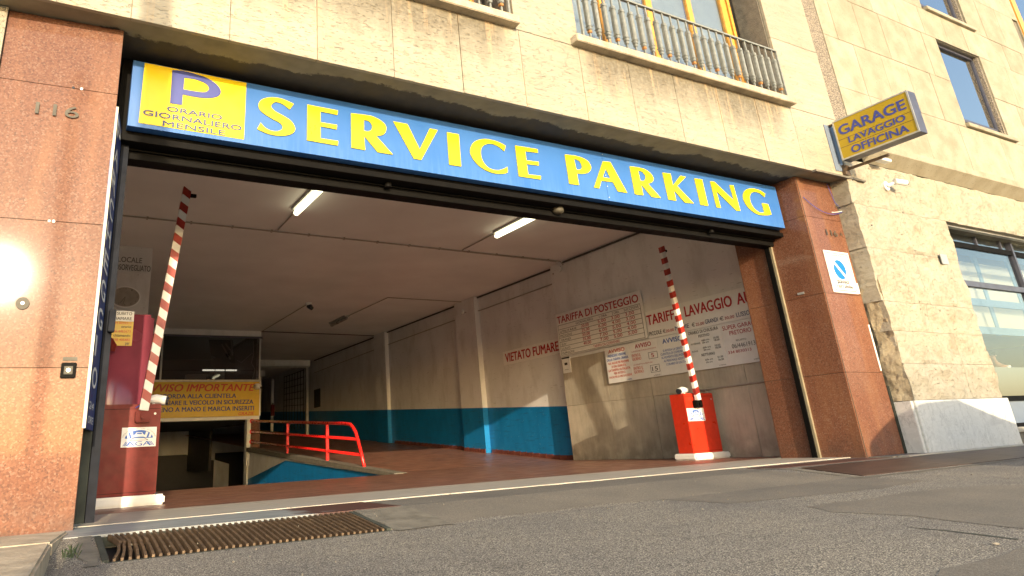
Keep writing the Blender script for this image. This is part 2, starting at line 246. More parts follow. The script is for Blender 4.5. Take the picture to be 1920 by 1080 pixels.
# ------------------------------------------------------------------ ground
def roadz(x,y): 
    if y>-.55: return 0
    if y>-1.25: return -(-.55-y)*.115
    return -.08-max(0,min(4,(-1.25-y)))*.03
def sheet(name,mat,xs,ys,dz=0,amp=0,inside=None,fn=roadz,parent=None):
    bm=bmesh.new(); g={}
    for i,x in enumerate(xs):
        for j,y in enumerate(ys): g[i,j]=bm.verts.new((x,y,fn(x,y)+dz+(amp*fbm((x*1.3,y*1.3,0),3) if amp else 0)))
    for i in range(len(xs)-1):
        for j in range(len(ys)-1): bm.faces.new((g[i,j],g[i+1,j],g[i+1,j+1],g[i,j+1]))
    me=D.meshes.new(name); bm.to_mesh(me); bm.free()
    return link(name,me,mat,parent)
def lin(a,b,n): return [a+(b-a)*i/n for i in range(n+1)]
ys=[-400,-120,-40,-20,-12,-8,-6,-5]+lin(-4.8,-1.25,12)+lin(-1.2,-.55,5)[1:]+[-.45,-.2,.21]
o=struct(sheet('road','asph',[-400,-100,-30,-12,-6,-3]+sorted(lin(-2,15,34)+[.40,2.09])+[18,25,50,120,400],ys,-.004,0))
bm=bmesh.new(); bm.from_mesh(o.data); bmesh.ops.delete(bm,geom=[f for f in bm.faces if .40<f.calc_center_median().x+o.location.x<2.09 and -1.251<f.calc_center_median().y+o.location.y<-.549],context='FACES'); bm.to_mesh(o.data); bm.free()   # pit of the drain grate
def onroad(x,y,z): # slide a z=0 footprint point along nothing; kept simple
    return (x,y,z)
def patch(name,mat,pts,dz,label=None,jag=.03,t=.008):
    """irregular sheet on the road from an outline"""
    out=[]
    n=len(pts)
    for i in range(n):
        a=Vector(pts[i]);b=Vector(pts[(i+1)%n]); L=(b-a).length; k=max(1,int(L/.12)); nn=Vector((-(b-a).y,(b-a).x)).normalized()
        for q in range(k):
            p=a.lerp(b,q/k); out.append(p+nn*jag*fbm((p.x*4,p.y*4,dz*100),4))
    cu=D.curves.new('c','CURVE'); cu.dimensions='2D'; cu.fill_mode='BOTH'; sp=cu.splines.new('POLY'); sp.points.add(len(out)-1); sp.use_cyclic_u=True
    for p,q in zip(sp.points,out): p.co=(q[0],q[1],0,1)
    ob=D.objects.new('t',cu); C.objects.link(ob); dg=bpy.context.evaluated_depsgraph_get(); me=D.meshes.new_from_object(ob.evaluated_get(dg)); D.objects.remove(ob)
    bm=bmesh.new(); bm.from_mesh(me); D.meshes.remove(me)
    for c in lin(-4.8,-1.25,12)+lin(-1.2,-.55,5)[1:]: bmesh.ops.bisect_plane(bm,geom=bm.verts[:]+bm.edges[:]+bm.faces[:],plane_co=(0,c,0),plane_no=(0,1,0))
    for c in lin(-2,15,34): bmesh.ops.bisect_plane(bm,geom=bm.verts[:]+bm.edges[:]+bm.faces[:],plane_co=(c,0,0),plane_no=(1,0,0))
    for v in bm.verts: v.co.z=roadz(v.co.x,v.co.y)-.004+dz
    me=D.meshes.new(name); bm.to_mesh(me); bm.free(); me.materials.clear()
    return struct(link(name,me,mat))
patch('asphalt_patch' if 'asphf'=='asphf' else 'road_crack','asphf',[(2.55, -0.1), (2.29, -0.74), (2.33, -1.18), (2.31, -1.31), (2.82, -1.16), (3.38, -1.19), (4.09, -1.17), (4.51, -1.25), (4.62, -1.79), (4.99, -1.83), (5.66, -1.94), (6.25, -1.97), (6.69, -1.9), (7.09, -1.9), (7.21, -1.51), (7.03, -0.91), (6.84, -0.6), (7.1, 0.2), (2.56, 0.2)],0.002,jag=0.04)
patch('asphalt_patch' if 'asphf'=='asphf' else 'road_crack','asphf',[(4.77, -2.27), (5.42, -2.29), (6.14, -2.28), (6.94, -2.44), (7.08, -2.63), (4.62, -3.58), (4.65, -3.3), (4.74, -2.99), (4.68, -2.74), (4.6, -2.54)],0.002,jag=0.04)
patch('asphalt_patch' if 'asphf'=='asphf' else 'road_crack','asphf',[(3.05, -3.9), (3.26, -3.81), (3.59, -3.83), (4.08, -3.81), (3.25, -4.13)],0.002,jag=0.04)
patch('asphalt_patch' if 'soil'=='asphf' else 'road_crack','soil',[(4.28, -3.14), (4.31, -3.37), (4.24, -3.69), (4.21, -3.71), (4.26, -3.4)],0.0015,jag=0.015)

# pale mortar bed round the grates, kerb stones, grates
def flat(name,mat,x0,x1,y0,y1,z0,z1,bev=.004): return struct(box(name,mat,None,x0,x1,y0,y1,z0,z1,bev))
flat('threshold_strip','strip',.22,2.52,-.55,.2,-.08,.002); flat('threshold_strip','strip',7.2,9.35,-.42,.0,-.06,.002)
th=thing('marble_threshold',(5,.6,0),'long pale worn stone threshold across the garage entrance','threshold')
xs=[.22,1.9,3.4,5.05,6.6,8.1,9.56]
for a,b in zip(xs,xs[1:]): box('stone_slab','thresh',th,a+.002,b-.002,.205,1.42,-.1,.006,.003)
def grate(x0,x1,n,label,bend):
    t=thing('drain_grate',((x0+x1)/2,-.9,-.05),label,'drain grate','steel drain grates along the kerb')
    y0,y1=-1.22,-.6; z0,z1=roadz(0,y0),roadz(0,y1)
    MB().hexa([(x0-.03,y0-.03,z0-.12),(x1+.03,y0-.03,z0-.12),(x1+.03,y1+.03,z1-.12),(x0-.03,y1+.03,z1-.12)],[(x0-.03,y0-.03,z0-.07),(x1+.03,y0-.03,z0-.07),(x1+.03,y1+.03,z1-.07),(x0-.03,y1+.03,z1-.07)]).build('pit_bottom','black',t)
    for (a,b,c,d,za,zb) in ((x0-.03,x1+.03,y0-.035,y0,z0,z0),(x0-.03,x1+.03,y1,y1+.035,z1,z1),):
        box('frame_bar','soil',t,a,b,c,d,za-.06,za-.006)
    for xx in (x0-.04,x1+.005): MB().hexa([(xx,y0,z0-.06),(xx+.035,y0,z0-.06),(xx+.035,y1,z1-.06),(xx,y1,z1-.06)],[(xx,y0,z0+.006),(xx+.035,y0,z0+.006),(xx+.035,y1,z1+.006),(xx,y1,z1+.006)]).build('frame_bar','soil',t)
    p=(x1-x0)/n; me=None
    for i in range(n):
        x=x0+p*(i+.5); bb=bend*math.exp(-i/3.2)
        if bb>.006 or me is None:
            m=MB(); ring=[]
            for q in range(9):
                s=q/8; yy=y0+(y1-y0)*s; zz=z0+(z1-z0)*s; dx=bb*math.sin(s*3.14)*1.0+(bb*.5 if s>.6 else 0)+random.uniform(-.002,.002)
                ring.append([(x+dx-p*.19,yy,zz-.025),(x+dx+p*.19,yy,zz-.025),(x+dx+p*.19,yy,zz+.008),(x+dx-p*.19,yy,zz+.008)])
            vs=[[m.bm.verts.new(c) for c in r] for r in ring]
            for a in range(8):
                for k in range(4): m.bm.faces.new((vs[a][k],vs[a][(k+1)%4],vs[a+1][(k+1)%4],vs[a+1][k]))
            m.bm.faces.new(vs[0]); m.bm.faces.new(vs[-1][::-1]); ob=m.build('grate_bar','rust',t)
            if bb<=.006: me=ob; x_me=x
        else: dup(me,(x-x_me,0,0))
    return t
grate(.43,2.06,41,'rusty bar grate with bent left bars by the left granite pillar',.05)
gr=thing('drain_cover',(9.5,-.9,-.05),'long dark brown steel drain cover in front of the right granite pillar','drain cover')
x=7.3
while x<14:
    MB().hexa([(x,-1.22,-.13),(x+.845,-1.22,-.13),(x+.845,-.6,-.06),(x,-.6,-.06)],[(x,-1.22,-.074),(x+.845,-1.22,-.074),(x+.845,-.6,.001),(x,-.6,.001)]).build('cover_plate','rustd',gr); x+=.85
for a,b,c,d,nm in ((2.11,2.55,-1.3,-.43,'mortar'),(.29,.385,-1.32,-.43,'mortar'),(7.08,7.25,-1.33,-.2,'m'),(7.0,13,-1.36,-1.265,'m'),(7.25,13,-.56,-.43,'m')):
    patch('mortar_bed','cement',[(a,c),(b,c),(b,d),(a,d)],.004,jag=.05)
# kerb slab at the left
kb=thing('kerb_stones',(-.5,-1.5,0),'worn tan kerb stones at the foot of the left granite pillar','kerb')
MB().hexa([(-1.6,-.95,-.1),(.16,-.95,-.1),(.27,-.24,-.1),(-1.6,-.2,-.1)],[(-1.6,-.95,.02),(.15,-.95,.02),(.26,-.25,.02),(-1.6,-.21,.02)]).build('stone','kerb',kb,.012)
MB().hexa([(-1.6,-2.8,-.2),(.02,-2.8,-.2),(.155,-.96,-.2),(-1.6,-.96,-.2)],[(-1.6,-2.8,.015),(.01,-2.8,.015),(.145,-.965,.018),(-1.6,-.965,.018)]).build('stone','kerb',kb,.012)
flat('kerb_strip','thresh',9.6,13.6,-.5,-.36,-.1,.012); flat('pavement','asphf',9.5,16,-.355,-.05,-.12,.006)
# ------------------------------------------------------------------ garage shell
def fz(y): return 0 if y<7.05 else .073*(y-7.05)
flo=struct(MB().face([(.2,1.423,0),(10.6,1.423,0),(10.6,6.0,0),(.2,6.0,0)]).face([(5.98,6.0,0),(10.6,6.0,0),(10.6,7.05,0),(5.98,7.05,0)]).build('garage_floor','tile'))
struct(MB().face([(5.98,7.05,0),(10.6,7.05,0),(10.6,36,fz(36)),(5.98,36,fz(36))]).build('ramp_up','tile'))
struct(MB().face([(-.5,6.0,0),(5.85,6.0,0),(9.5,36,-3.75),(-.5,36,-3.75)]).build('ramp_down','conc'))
struct(box('garage_ceiling','ceil',None,-1.2,12,.9,40,4.3,4.6))
# right wall near section
nw=thing('near_side_wall',(10.4,4,0),'right garage wall, bare concrete below and plaster above, behind the right barrier','wall')
ysj=[1.2,2.05,3.05,4.1,5.25,6.6]
for zz,(z0,z1) in enumerate(((0,1.12),(1.12,2.12))):
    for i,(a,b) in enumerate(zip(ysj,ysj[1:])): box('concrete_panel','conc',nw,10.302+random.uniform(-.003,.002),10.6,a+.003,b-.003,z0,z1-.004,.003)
box('plaster',"plaster",nw,10.305,10.6,1.2,6.6,2.12,4.3)
# far section with blue dado
fw=thing('far_side_wall',(10.6,15,0),'long right garage wall with blue dado rising beside the ramp','wall')
def bz(y): return 1.135+.0625*(y-6.85)
def wallseg(x,y0,y1,p=fw):
    MB().hexa([(x,y0,bz(y0)),(10.9,y0,bz(y0)),(10.9,y1,bz(y1)),(x,y1,bz(y1))],[(x,y0,4.3),(10.9,y0,4.3),(10.9,y1,4.3),(x,y1,4.3)]).build('plaster','plaster',p)
    MB().hexa([(x,y0,-.1),(10.9,y0,-.1),(10.9,y1,-.1),(x,y1,-.1)],[(x,y0,bz(y0)),(10.9,y0,bz(y0)),(10.9,y1,bz(y1)),(x,y1,bz(y1))]).build('blue_dado','blue',p)
for x,a,b in ((10.47,6.6,9.96),(10.32,9.96,11.0),(10.47,11.0,15.7),(10.34,15.7,16.6),(10.47,16.6,36)): wallseg(x,a,b)
tl=None; yy=6.72
while yy<9.8:
    if tl is None: tl=box('tile','redtile',fw,10.45,10.468,yy,yy+.235,0,.1,.003); t0=(yy,)
    else: dup(tl,(0,yy-t0[0],fz(yy)))
    yy+=.245
for yy in (9.98,10.24,10.5,10.76): dup(tl,(-.15,yy-t0[0],fz(yy)))
yy=11.1
while yy<15.4: dup(tl,(0,yy-t0[0],fz(yy))); yy+=.245
box('meter_hatch','dark',fw,10.455,10.468,22.35,23.1,2.28,3.03)
# other shell walls
lw=tag(box('left_side_wall','plaster',None,-1.1,.12,.9,36,-4,4.3),'plastered left garage wall hidden behind the left pillar','wall')
bw=tag(box('back_wall','dark',None,-.5,12,35,35.3,-4,4.3),'dark rear wall at the far end of the garage','wall')
pl=tag(box('plaster_pillar','plaster',None,.12,1.62,7.8,8.7,-1.5,4.299),'square plaster pillar carrying the wall clock and surveillance notice','pillar')
# ramp retaining wall and kerb
rt=thing('ramp_retaining_wall',(5.9,11,0),'low retaining wall, bright blue below, between the two ramps','wall')
def dz_(y): return .29-.136*(y-12.72)
y0,y1=6.3,16.4
MB().hexa([(5.86,y0,-.05),(5.98,y0,-.05),(5.98,y1,-.05-.125*(y1-6)),(5.86,y1,-.05-.125*(y1-6))],[(5.86,y0,fz(y0)-.02),(5.98,y0,fz(y0)-.02),(5.98,y1,fz(y1)-.02),(5.86,y1,fz(y1)-.02)]).build('plaster_face','plaster',rt)
MB().face([(5.857,y0,-.5),(5.857,16.4,-1.6),(5.857,16.4,dz_(16.4)),(5.857,12.7,.29),(5.857,y0,-.06)]).build('blue_face','blue',rt)
MB().hexa([(5.8,6.2,-.06),(6.06,6.2,-.06),(6.06,16.4,fz(16.4)-.09),(5.8,16.4,fz(16.4)-.09)],[(5.8,6.2,.008),(6.06,6.2,.008),(6.06,16.4,fz(16.4)+.035),(5.8,16.4,fz(16.4)+.035)]).build('concrete_coping','cement',rt,.004)
# railing
rl=thing('ramp_railing',(5.95,11,0),'bright red three bar steel railing along the ramp edge','railing')
def tz(y): return .99+.0635*(y-8.57)
r=.036
MB().tube([(5.95,16.35,tz(16.35)),(5.95,8.85,tz(8.85)),(5.95,8.66,tz(8.6)-.005),(5.95,8.52,.97),(5.95,8.38,.90),(5.95,8.24,.80),(5.95,8.02,.45),(5.95,7.8,.03)],r,10).build('top_rail','railred',rl,0,True)
MB().tube([(5.95,16.35,1.17),(5.95,8.12,.655)],.03,8).build('middle_rail','railred',rl,0,True)
MB().tube([(5.95,16.35,.875),(5.95,8.0,.345)],.03,8).build('lower_rail','railred',rl,0,True)
for yb in (12.8,9.9): MB().box(5.917,5.983,yb-.033,yb+.033,fz(yb)-.03,tz(yb)-.02).build('post','railred',rl,.006)
for yy,zz in ((16.36,tz(16.36)),(16.36,1.17),(16.36,.875)): MB().tube([(5.95,yy-.02,zz),(5.95,yy+.03,zz)],.07,12).build('wall_flange','railred',rl)
# booth
bo=thing('attendant_booth',(4,16.4,0),'glazed attendant booth bridging the down ramp','booth')
box('white_fascia','plaster',bo,.12,6.2,16.4,16.7,4.1,4.3)
box('window_head','alu',bo,2,6.25,16.37,16.43,4.06,4.12); box('window_sill_bar','alul',bo,2,6.2,16.36,16.46,2.69,2.75)
for x in (3.15,6.17): box('window_mullion','alul',bo,x-.025,x+.025,16.38,16.44,2.75,4.06)
box('window_pane','bglass',bo,2.0,6.15,16.4,16.41,2.75,4.06); box('floor_slab','dark',bo,.12,6.2,16.52,24,1.55,1.75)
box('booth_back','dark',bo,.12,6.2,23.5,23.6,1.75,4.3); box('booth_side','dark',bo,6.1,6.2,16.9,24,1.75,4.3)
box('parapet','plaster',bo,.12,6.2,16.42,16.5,1.54,2.69); box('white_trim','plastic',bo,2.9,6.18,16.34,16.42,1.545,1.63)
box('shelf','dark',bo,2.2,6.1,20,20.5,2.7,2.75); box('paper_box','board',bo,4.0,4.6,16.9,17.2,2.76,2.98,.01); box('paper_box','board',bo,4.95,5.25,17.2,17.4,2.78,3.1,.01); box('monitor_back','black',bo,5.6,6.05,16.9,17.0,2.78,2.98,.01)
ln=thing('booth_lamp',(5.6,19,3.35),'lit white tube lamp inside the attendant booth','lamp')
for a,b in ((4.9,5.31),(5.34,5.65),(5.7,6.0),(6.02,6.08)): box('tube','tube2',ln,a,b,18.98,19.02,3.33,3.38)
tv=thing('hanging_screen',(5.5,16.9,3.5),'dark tilted screen hung on a pale bracket behind the booth window','screen')
MB().hexa([(4.7,16.8,3.55),(5.45,16.75,3.3),(5.5,16.85,3.3),(4.8,16.95,3.6)],[(4.6,16.8,4.05),(5.35,16.75,4.05),(5.4,16.85,4.05),(4.7,16.95,4.05)]).build('panel','black',tv)
for pts in (((5.3,16.7,4.06),(5.36,16.7,3.55)),((5.0,16.7,3.9),(5.3,16.7,3.42)),((5.12,16.7,3.92),(5.38,16.7,3.6))): MB().tube(pts,.025,6).build('bracket_arm','alul',tv)
for pts in (((6.0,16.6,4.0),(6.02,16.6,3.6),(5.95,16.6,3.3),(6.08,16.6,3.1),(6.0,16.6,2.8)),((5.5,16.7,3.4),(5.65,16.7,3.32),(5.85,16.7,3.5),(5.98,16.6,3.62))): MB().tube(pts,.008,5).build('wire','plastic',tv)
box('column','plaster',bo,5.8,6.2,16.42,16.6,-1.6,1.54); box('granite_patch','granite',bo,5.93,6.2,16.34,16.42,.59,1.53); box('steel_frame','alul',bo,5.8,5.92,16.36,16.42,-1.5,1.53)
MB().box(5.83,6.17,16.2,16.36,.16,.56).build('cistern_box','plastic',bo,.03)
lg=thing('folding_gate',(5.95,16.35,-.5),'folded grey lattice gate below the white box in the ramp opening','gate')
for x in (5.82,6.06): box('gate_post','alul',lg,x-.012,x+.012,16.3,16.33,-1.4,.15)
for k in range(8):
    for s in (0,1):
        a,b=((5.83,6.05) if s else (6.05,5.83)); MB().tube([(a,16.31,-.6+k*.1),(b,16.31,-.48+k*.1)],.006,4).build('lattice_bar','alul',lg)
lr=thing('lower_garage',(5,22,-2),'dim lower garage with pale upper walls seen under the yellow board','room')
MB().face([(5.8,16.6,1.5),(8.75,28,1.9),(8.75,28,.1),(5.8,16.6,.35)]).build('side_wall','plaster',lr)
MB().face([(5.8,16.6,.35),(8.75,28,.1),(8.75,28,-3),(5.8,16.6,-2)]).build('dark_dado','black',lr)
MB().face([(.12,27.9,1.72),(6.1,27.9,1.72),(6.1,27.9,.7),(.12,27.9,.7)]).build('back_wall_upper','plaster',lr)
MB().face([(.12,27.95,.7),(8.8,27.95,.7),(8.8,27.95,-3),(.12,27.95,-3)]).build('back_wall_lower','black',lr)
MB().face([(6.1,27.9,1.72),(8.75,28,1.9),(8.75,28,.05),(6.1,27.9,.7)]).build('back_wall_side','plaster',lr)
MB().face([(7.27,27.4,.42),(7.95,27.4,.2),(7.95,27.4,-2.5),(7.27,27.4,-2.5)]).build('pillar','plaster',lr)
MB().face([(.12,16.6,1.54),(6.0,16.6,1.54),(8.75,28,1.9),(.12,28,1.72)]).build('soffit','plaster',lr)
# far end of the up ramp
fe=thing('far_beam',(8,23.3,4),'pale ceiling beam over the far gateway','beam')
box('beam','plaster',fe,6.2,10.33,23.2,23.5,4.06,4.3); box('gate_track','alul',fe,6.2,10.25,23.1,23.2,3.98,4.03)
box('door_jamb','alul',fe,10.16,10.27,23.25,23.4,1.1,4.0)
bm2=tag(box('cross_beam','plaster',None,6.2,8.9,25.2,25.5,3.85,4.1),'second pale cross beam beyond the far gateway','beam'); bm3=tag(box('cross_beam','plaster',None,6.2,9.3,27.2,27.6,3.6,4.1),'deep grey cross beam behind the second pale beam','beam')
po=tag(box('slim_post','plaster',None,9.75,9.87,27.0,27.1,1.4,3.9),'slim pale post beside the fire extinguishers','post')
box('corridor_wall','dark',fe,6.2,6.3,23.5,35,0,4.3)
eg=thing('fire_extinguisher',(9.7,26.6,1.5),'small red fire extinguisher at the foot of the slim post','fire extinguisher')
MB().tube([(9.7,26.6,2.2),(9.7,26.6,2.7)],.09,10).build('cylinder','dred',eg); MB().tube([(9.7,26.6,2.7),(9.7,26.6,2.78)],.04,8).build('valve','dark',eg)
gt=thing('grid_gate',(10.3,25.6,2),'dark grid gate standing along the wall beyond the far gateway','gate')
for k in range(6): MB().tube([(10.35,24.15,4.0-.3*k),(10.35,27.0,4.0-.27*k)],.012,4).build('bar','black',gt)
for k in range(8): MB().tube([(10.35,24.15+k*.4,4.03),(10.35,24.15+k*.4,1.5)],.012,4).build('upright','black',gt)
# ------------------------------------------------------------------ entrance: beam, soffit
ln=thing('shutter_housing',(5,.6,3.1),'black steel shutter housing spanning the garage entrance under the blue sign','shutter box')
box('housing','bsteel',ln,.34,9.55,.42,.9,3.16,4.3); box('guide_beam','bsteel',ln,.40,9.55,.56,.74,3.005,3.10,.004); box('edge_trim','bsteel',ln,.40,9.55,.53,.555,3.075,3.09)
box('lower_lip','bsteel',ln,.38,9.55,.38,.56,3.10,3.16,.003)
for x in (3.05,8.1): MB().tube([(x,.5,3.10),(x,.5,3.05)],.04,10).build('fixing_cap','bsteel',ln)
dc=thing('dome_sensor',(5.38,.55,3.0),'small silver dome sensor under the black shutter housing','sensor')
MB().tube([(5.38,.52,3.10),(5.38,.52,3.05),(5.38,.52,3.03)],.07,16,True,[.07,.07,.04]).build('dome','bronze',dc,0,True)
# ------------------------------------------------------------------ building with marble cladding
gb=thing('garage_building',(5,0,4),'cream travertine clad building over the garage entrance','building')
box('soffit','soffit',gb,-1.3,10.58,-.235,.95,3.935,4.25)
def panel(x0,x1,z0,z1,y=-.25,mat='trav',p=gb,name='cladding_panel',d=.045): return box(name,mat,p,x0+.003,x1-.003,y+random.uniform(-.0025,.0025),y+d,z0+.003,z1-.003,.002)
jx=[-1.32,-.5,.33,1.15,1.98,2.80,3.62,4.45,5.35,6.16,6.97,7.80,8.63,9.44,10.59]
for a,b in zip(jx,jx[1:]): panel(a,b,3.925,4.93)
box('core_wall','cement',gb,-1.3,10.57,-.2,.9,4.25,4.92)
for a,b in ((-1.32,.32),(4.40,5.37),(9.42,10.59)):
    box('core_wall','cement',gb,a+.01,b-.01,-.2,.4,4.93,9)
    for z0,z1 in ((4.93,6.15),(6.15,7.4),(7.4,9)): panel(a,b,z0,z1)
box('rear_mass','dark',gb,-1.3,10.57,.9,1.2,4.6,9); box('roof_slab','cement',gb,-1.3,10.57,-.2,1.2,9,9.2)
box('left_flank','rough',gb,-3.5,-1.33,-.25,3,0,9)
gfoot=MB().box(-.024,.024,-.023,.023,0,.04).mesh('foot',.006); gfoot.materials.append(M['gpaint'])
def window(x0):
    x1=x0+4.05; wz=8.4
    wd=link('window',MB().box(x0,x1,.12,.17,5.03,5.10).mesh('window'),'wood',gb)
    L=lambda n,m,*a: box(n,m,wd,*a)
    for a,b in ((x0,x0+.07),(x0+.86,x0+.96),(x0+1.80,x0+1.92),(x0+2.72,x0+2.82),(x0+3.56,x0+3.68),(x0+3.73,x0+3.79)): L('frame_stile','wood',a,b,.10,.16,5.10,wz)
    for a,b in ((x0+.07,x0+.86),(x0+.96,x0+1.80),(x0+1.92,x0+2.72),(x0+2.82,x0+3.56)):
        L('pane','glass',a,b,.125,.13,5.10,wz)
        m=MB(); z=5.12
        while z<8.3: m.face([(a,.19,z),(b,.19,z),(b,.165,z+.03),(a,.165,z+.03)]); z+=.036
        m.build('roller_blind','blind',wd,stuff=True)
    box('inner_wall','dark',wd,x0,x1,.3,.35,5.0,9)
    for xx in (x0-.001,x1-.02): box('reveal','cement',wd,xx,xx+.02,-.2,.2,5.03,9)
    box('sill_bed','cement',wd,x0+.02,x1-.02,-.2,.3,4.925,5.0)
    sill=box('sill','kerb',wd,x0-.13,x1+.02,-.375,.1,4.925,5.03,.008)
    bl=link('balustrade',MB().box(x0+.02,x1-.08,-.335,-.295,5.815,5.84).mesh('rail'),'gpaint',gb)
    for xx in (x0+.02,x1-.1): MB().box(xx,xx+.025,-.33,-.30,5.03,5.82).build('end_post','gpaint',bl)
    # baluster prototype
    n=25; x=x0+.15; st=(4.05-.34)/(n-1)
    rod=MB().box(x-.010,x+.010,-.325,-.305,5.03,5.815).mesh('rod'); slv=MB().box(x-.029,x+.029,-.344,-.286,5.17,5.66).mesh('sleeve',.008); c1=MB().box(x-.035,x+.035,-.35,-.28,5.215,5.228).mesh('collar',.003); c2=MB().box(x-.035,x+.035,-.35,-.28,5.60,5.613).mesh('collar',.003); cp=MB().box(x-.024,x+.024,-.338,-.292,5.13,5.17).mesh('cap',.006)
    ro=link('baluster',rod,'gpaint',bl); sub=[link('baluster',slv,'gpaint',bl)]
    parts=[ro,sub[0],link('collar',c1,'gpaint',bl),link('collar',c2,'gpaint',bl),link('foot_cap',cp,'rustp' ,bl)]
    for k in range(1,n):
        for q in parts:
            d=dup(q,(st*k,0,0))
            if q.name.startswith('foot_cap') and (k*7)%3: d.data=gfoot
        if k==1: pass
window(5.37); window(.33-.0)
# pebble strip
ps=box('pebble_strip','pebble',gb,10.595,10.965,-.24,.3,4.5,9.2)
# rain ledge under the right end of the cladding
box('drip_ledge','cement',gb,9.6,10.85,-.30,-.235,3.905,3.935)
# ------------------------------------------------------------------ granite pillars
def rotated(o,c,az,tilt):
    pass
lp=thing('left_granite_pillar',(.3,0,0),'polished red granite pillar with number 116 left of the entrance','pillar')
zr=[-.02,1.08,2.17,3.31,3.93]
for a,b in zip(zr,zr[1:]): box('granite_slab','granite',lp,-.56,.3,0,.03,a+.002,b-.002,.0015)
box('granite_slab','granite',lp,.27,.30,.032,.3,-.02,3.93,.001)
box('pillar_core','cement',lp,-.55,.268,.032,.55,-.02,3.93)
for x,z in ((-.03,3.315),(.03,3.315),(-.08,2.17),(-.05,2.17)): MB().tube([(x,.0,z),(x,-.004,z)],.011,10).build('fixing_hole','dplastic' if x in(-.03,-.08) else 'plastic',lp)
MB().tube([(-.18,.0,1.535),(-.18,-.012,1.535)],.045,18).build('round_boss','bronze',lp); MB().tube([(-.18,-.012,1.535),(-.18,-.018,1.535)],.012,10).build('boss_screw','alul',lp)
ib=MB().box(.115,.215,-.02,0,1.005,1.115).build('intercom_box','bsteel',lp,.006); MB().box(.135,.195,-.026,-.02,1.03,1.09).build('call_plate','bronze',ib,.004); MB().tube([(.165,-.026,1.06),(.165,-.032,1.06)],.015,12).build('call_button','plastic',ib)
box('name_plate','bronze',lp,.12,.215,-.006,0,1.13,1.155)
text('116','bronze',lp,(-.275,-.012,3.04),X,Z,.31,.1,0,.012,'house_number')
struct(box('stone_return','rough',None,-2.2,-.565,-.02,.6,0,3.93)); 
# rotate the left pillar 4 degrees: it stands slightly out of line
lp.rotation_euler=(math.radians(.55),0,math.radians(-4.0))
rp=thing('right_granite_pillar',(10,0,0),'polished red granite pillar with the passo carrabile plate right of the entrance','pillar')
for a,b in zip(zr,zr[1:]):
    box('granite_slab','granite',rp,9.575,10.44,0,.03,a+.002,b-.002,.0015)
    box('granite_slab','granite',rp,9.55,9.574,.004,.6,a+.002,b-.002,.0015)
    box('granite_slab','granite',rp,9.55,9.574,.70,1.2,a+.002,b-.002,.0015)
box('pillar_core','cement',rp,9.576,10.42,.032,1.19,-.02,4.3); box('rear_slab','granite',rp,9.555,10.3,1.19,1.21,0,4.3)
box('corner_trim','bronze',rp,9.566,9.574,-.003,.003,0,3.92)
box('door_guide','bsteel',rp,9.5,9.57,.63,.70,0,3.0); box('brass_strip','brass',rp,9.515,9.555,.595,.628,0,3.0)
box('white_edge_strip','plastic',rp,10.405,10.435,-.004,0,.1+1.0,1.75)
tx=text('116','bronze',rp,(9.965,-.01,3.05),X,Z,.27,.095,0,.012,'house_number'); text('A','bronze',rp,(10.3,-.01,3.07),X,Z,.07,.06,0,.01,'house_number')
box('small_plate','alul',rp,9.541,9.55,.28,.38,2.215,2.245,.001)
box('narrow_sticker','board',rp,10.395,10.425,-.003,0,2.2,2.36)
# passo carrabile
pc=thing('passo_carrabile_plate',(10.07,-.01,2.2),'white passo carrabile plate with blue no parking disc on the right pillar','sign')
box('plate','white',pc,9.77,10.37,-.012,-.002,2.19,2.81,.002)
def arc(cx,cz,r,a0,a1,n=24): return [(cx+r*math.cos(math.radians(a0+(a1-a0)*i/n)),cz+r*math.sin(math.radians(a0+(a1-a0)*i/n))) for i in range(n+1)]
fy=lambda y:(lambda a,b:(a,y,b))
def rr(x0,x1,z0,z1,r): return arc(x1-r,z1-r,r,0,90,6)+arc(x0+r,z1-r,r,90,180,6)+arc(x0+r,z0+r,r,180,270,6)+arc(x1-r,z0+r,r,270,360,6)
shape('border_line','ink',pc,[rr(9.80,10.34,2.22,2.78,.05),rr(9.809,10.331,2.229,2.771,.043)],fy(-.013),(0,-.001,0))
shape('thin_ring','gink',pc,[arc(10.055,2.535,.225,0,360,40),arc(10.055,2.535,.222,0,360,40)],fy(-.013),(0,-.001,0))
for s in (0,180): shape('blue_half_disc','sky',pc,[arc(10.055,2.535,.145,s-45+9,s+135-9,24)],fy(-.013),(0,-.001,0))
text('COMUNE DI ROMA','gink',pc,(9.86,-.013,2.735),X,Z,.43,.022); text('CIRCOSCRIZIONE','gink',pc,(9.95,-.013,2.708),X,Z,.25,.012)
text('passo','ink',pc,(9.92,-.013,2.33),X,Z,.27,.045,0,.01); text('carrabile','ink',pc,(9.86,-.013,2.262),X,Z,.40,.055,0,.01); text('AUTORIZZAZIONE N.','gink',pc,(9.9,-.013,2.24),X,Z,.18,.009)
# hanging wires at right pillar
wr=thing('loose_wires',(10,-.1,3.5),'loose thin wires looping across the top of the right pillar','wires')
def sag(a,b,d,n=12): a,b=Vector(a),Vector(b); return [a.lerp(b,i/n)-Z*(d*4*(i/n)*(1-i/n)) for i in range(n+1)]
MB().tube(sag((9.56,.2,3.86),(10.46,-.05,3.47),.16),.006,5).build('wire','plastic',wr); MB().tube(sag((9.6,-.02,3.6),(10.46,-.05,3.46),.13),.005,5).build('wire','bcable',wr); MB().tube([(10.3,-.02,3.9),(10.36,-.03,3.6),(10.5,-.05,3.45)],.005,5).build('wire','bcable',wr); MB().tube([(10.52,-.27,4.1),(10.52,-.28,3.9),(10.5,-.1,3.6),(10.47,-.05,3.45),(10.55,-.05,3.3),(10.5,-.05,3.2)],.008,5).build('wire','ink',wr)
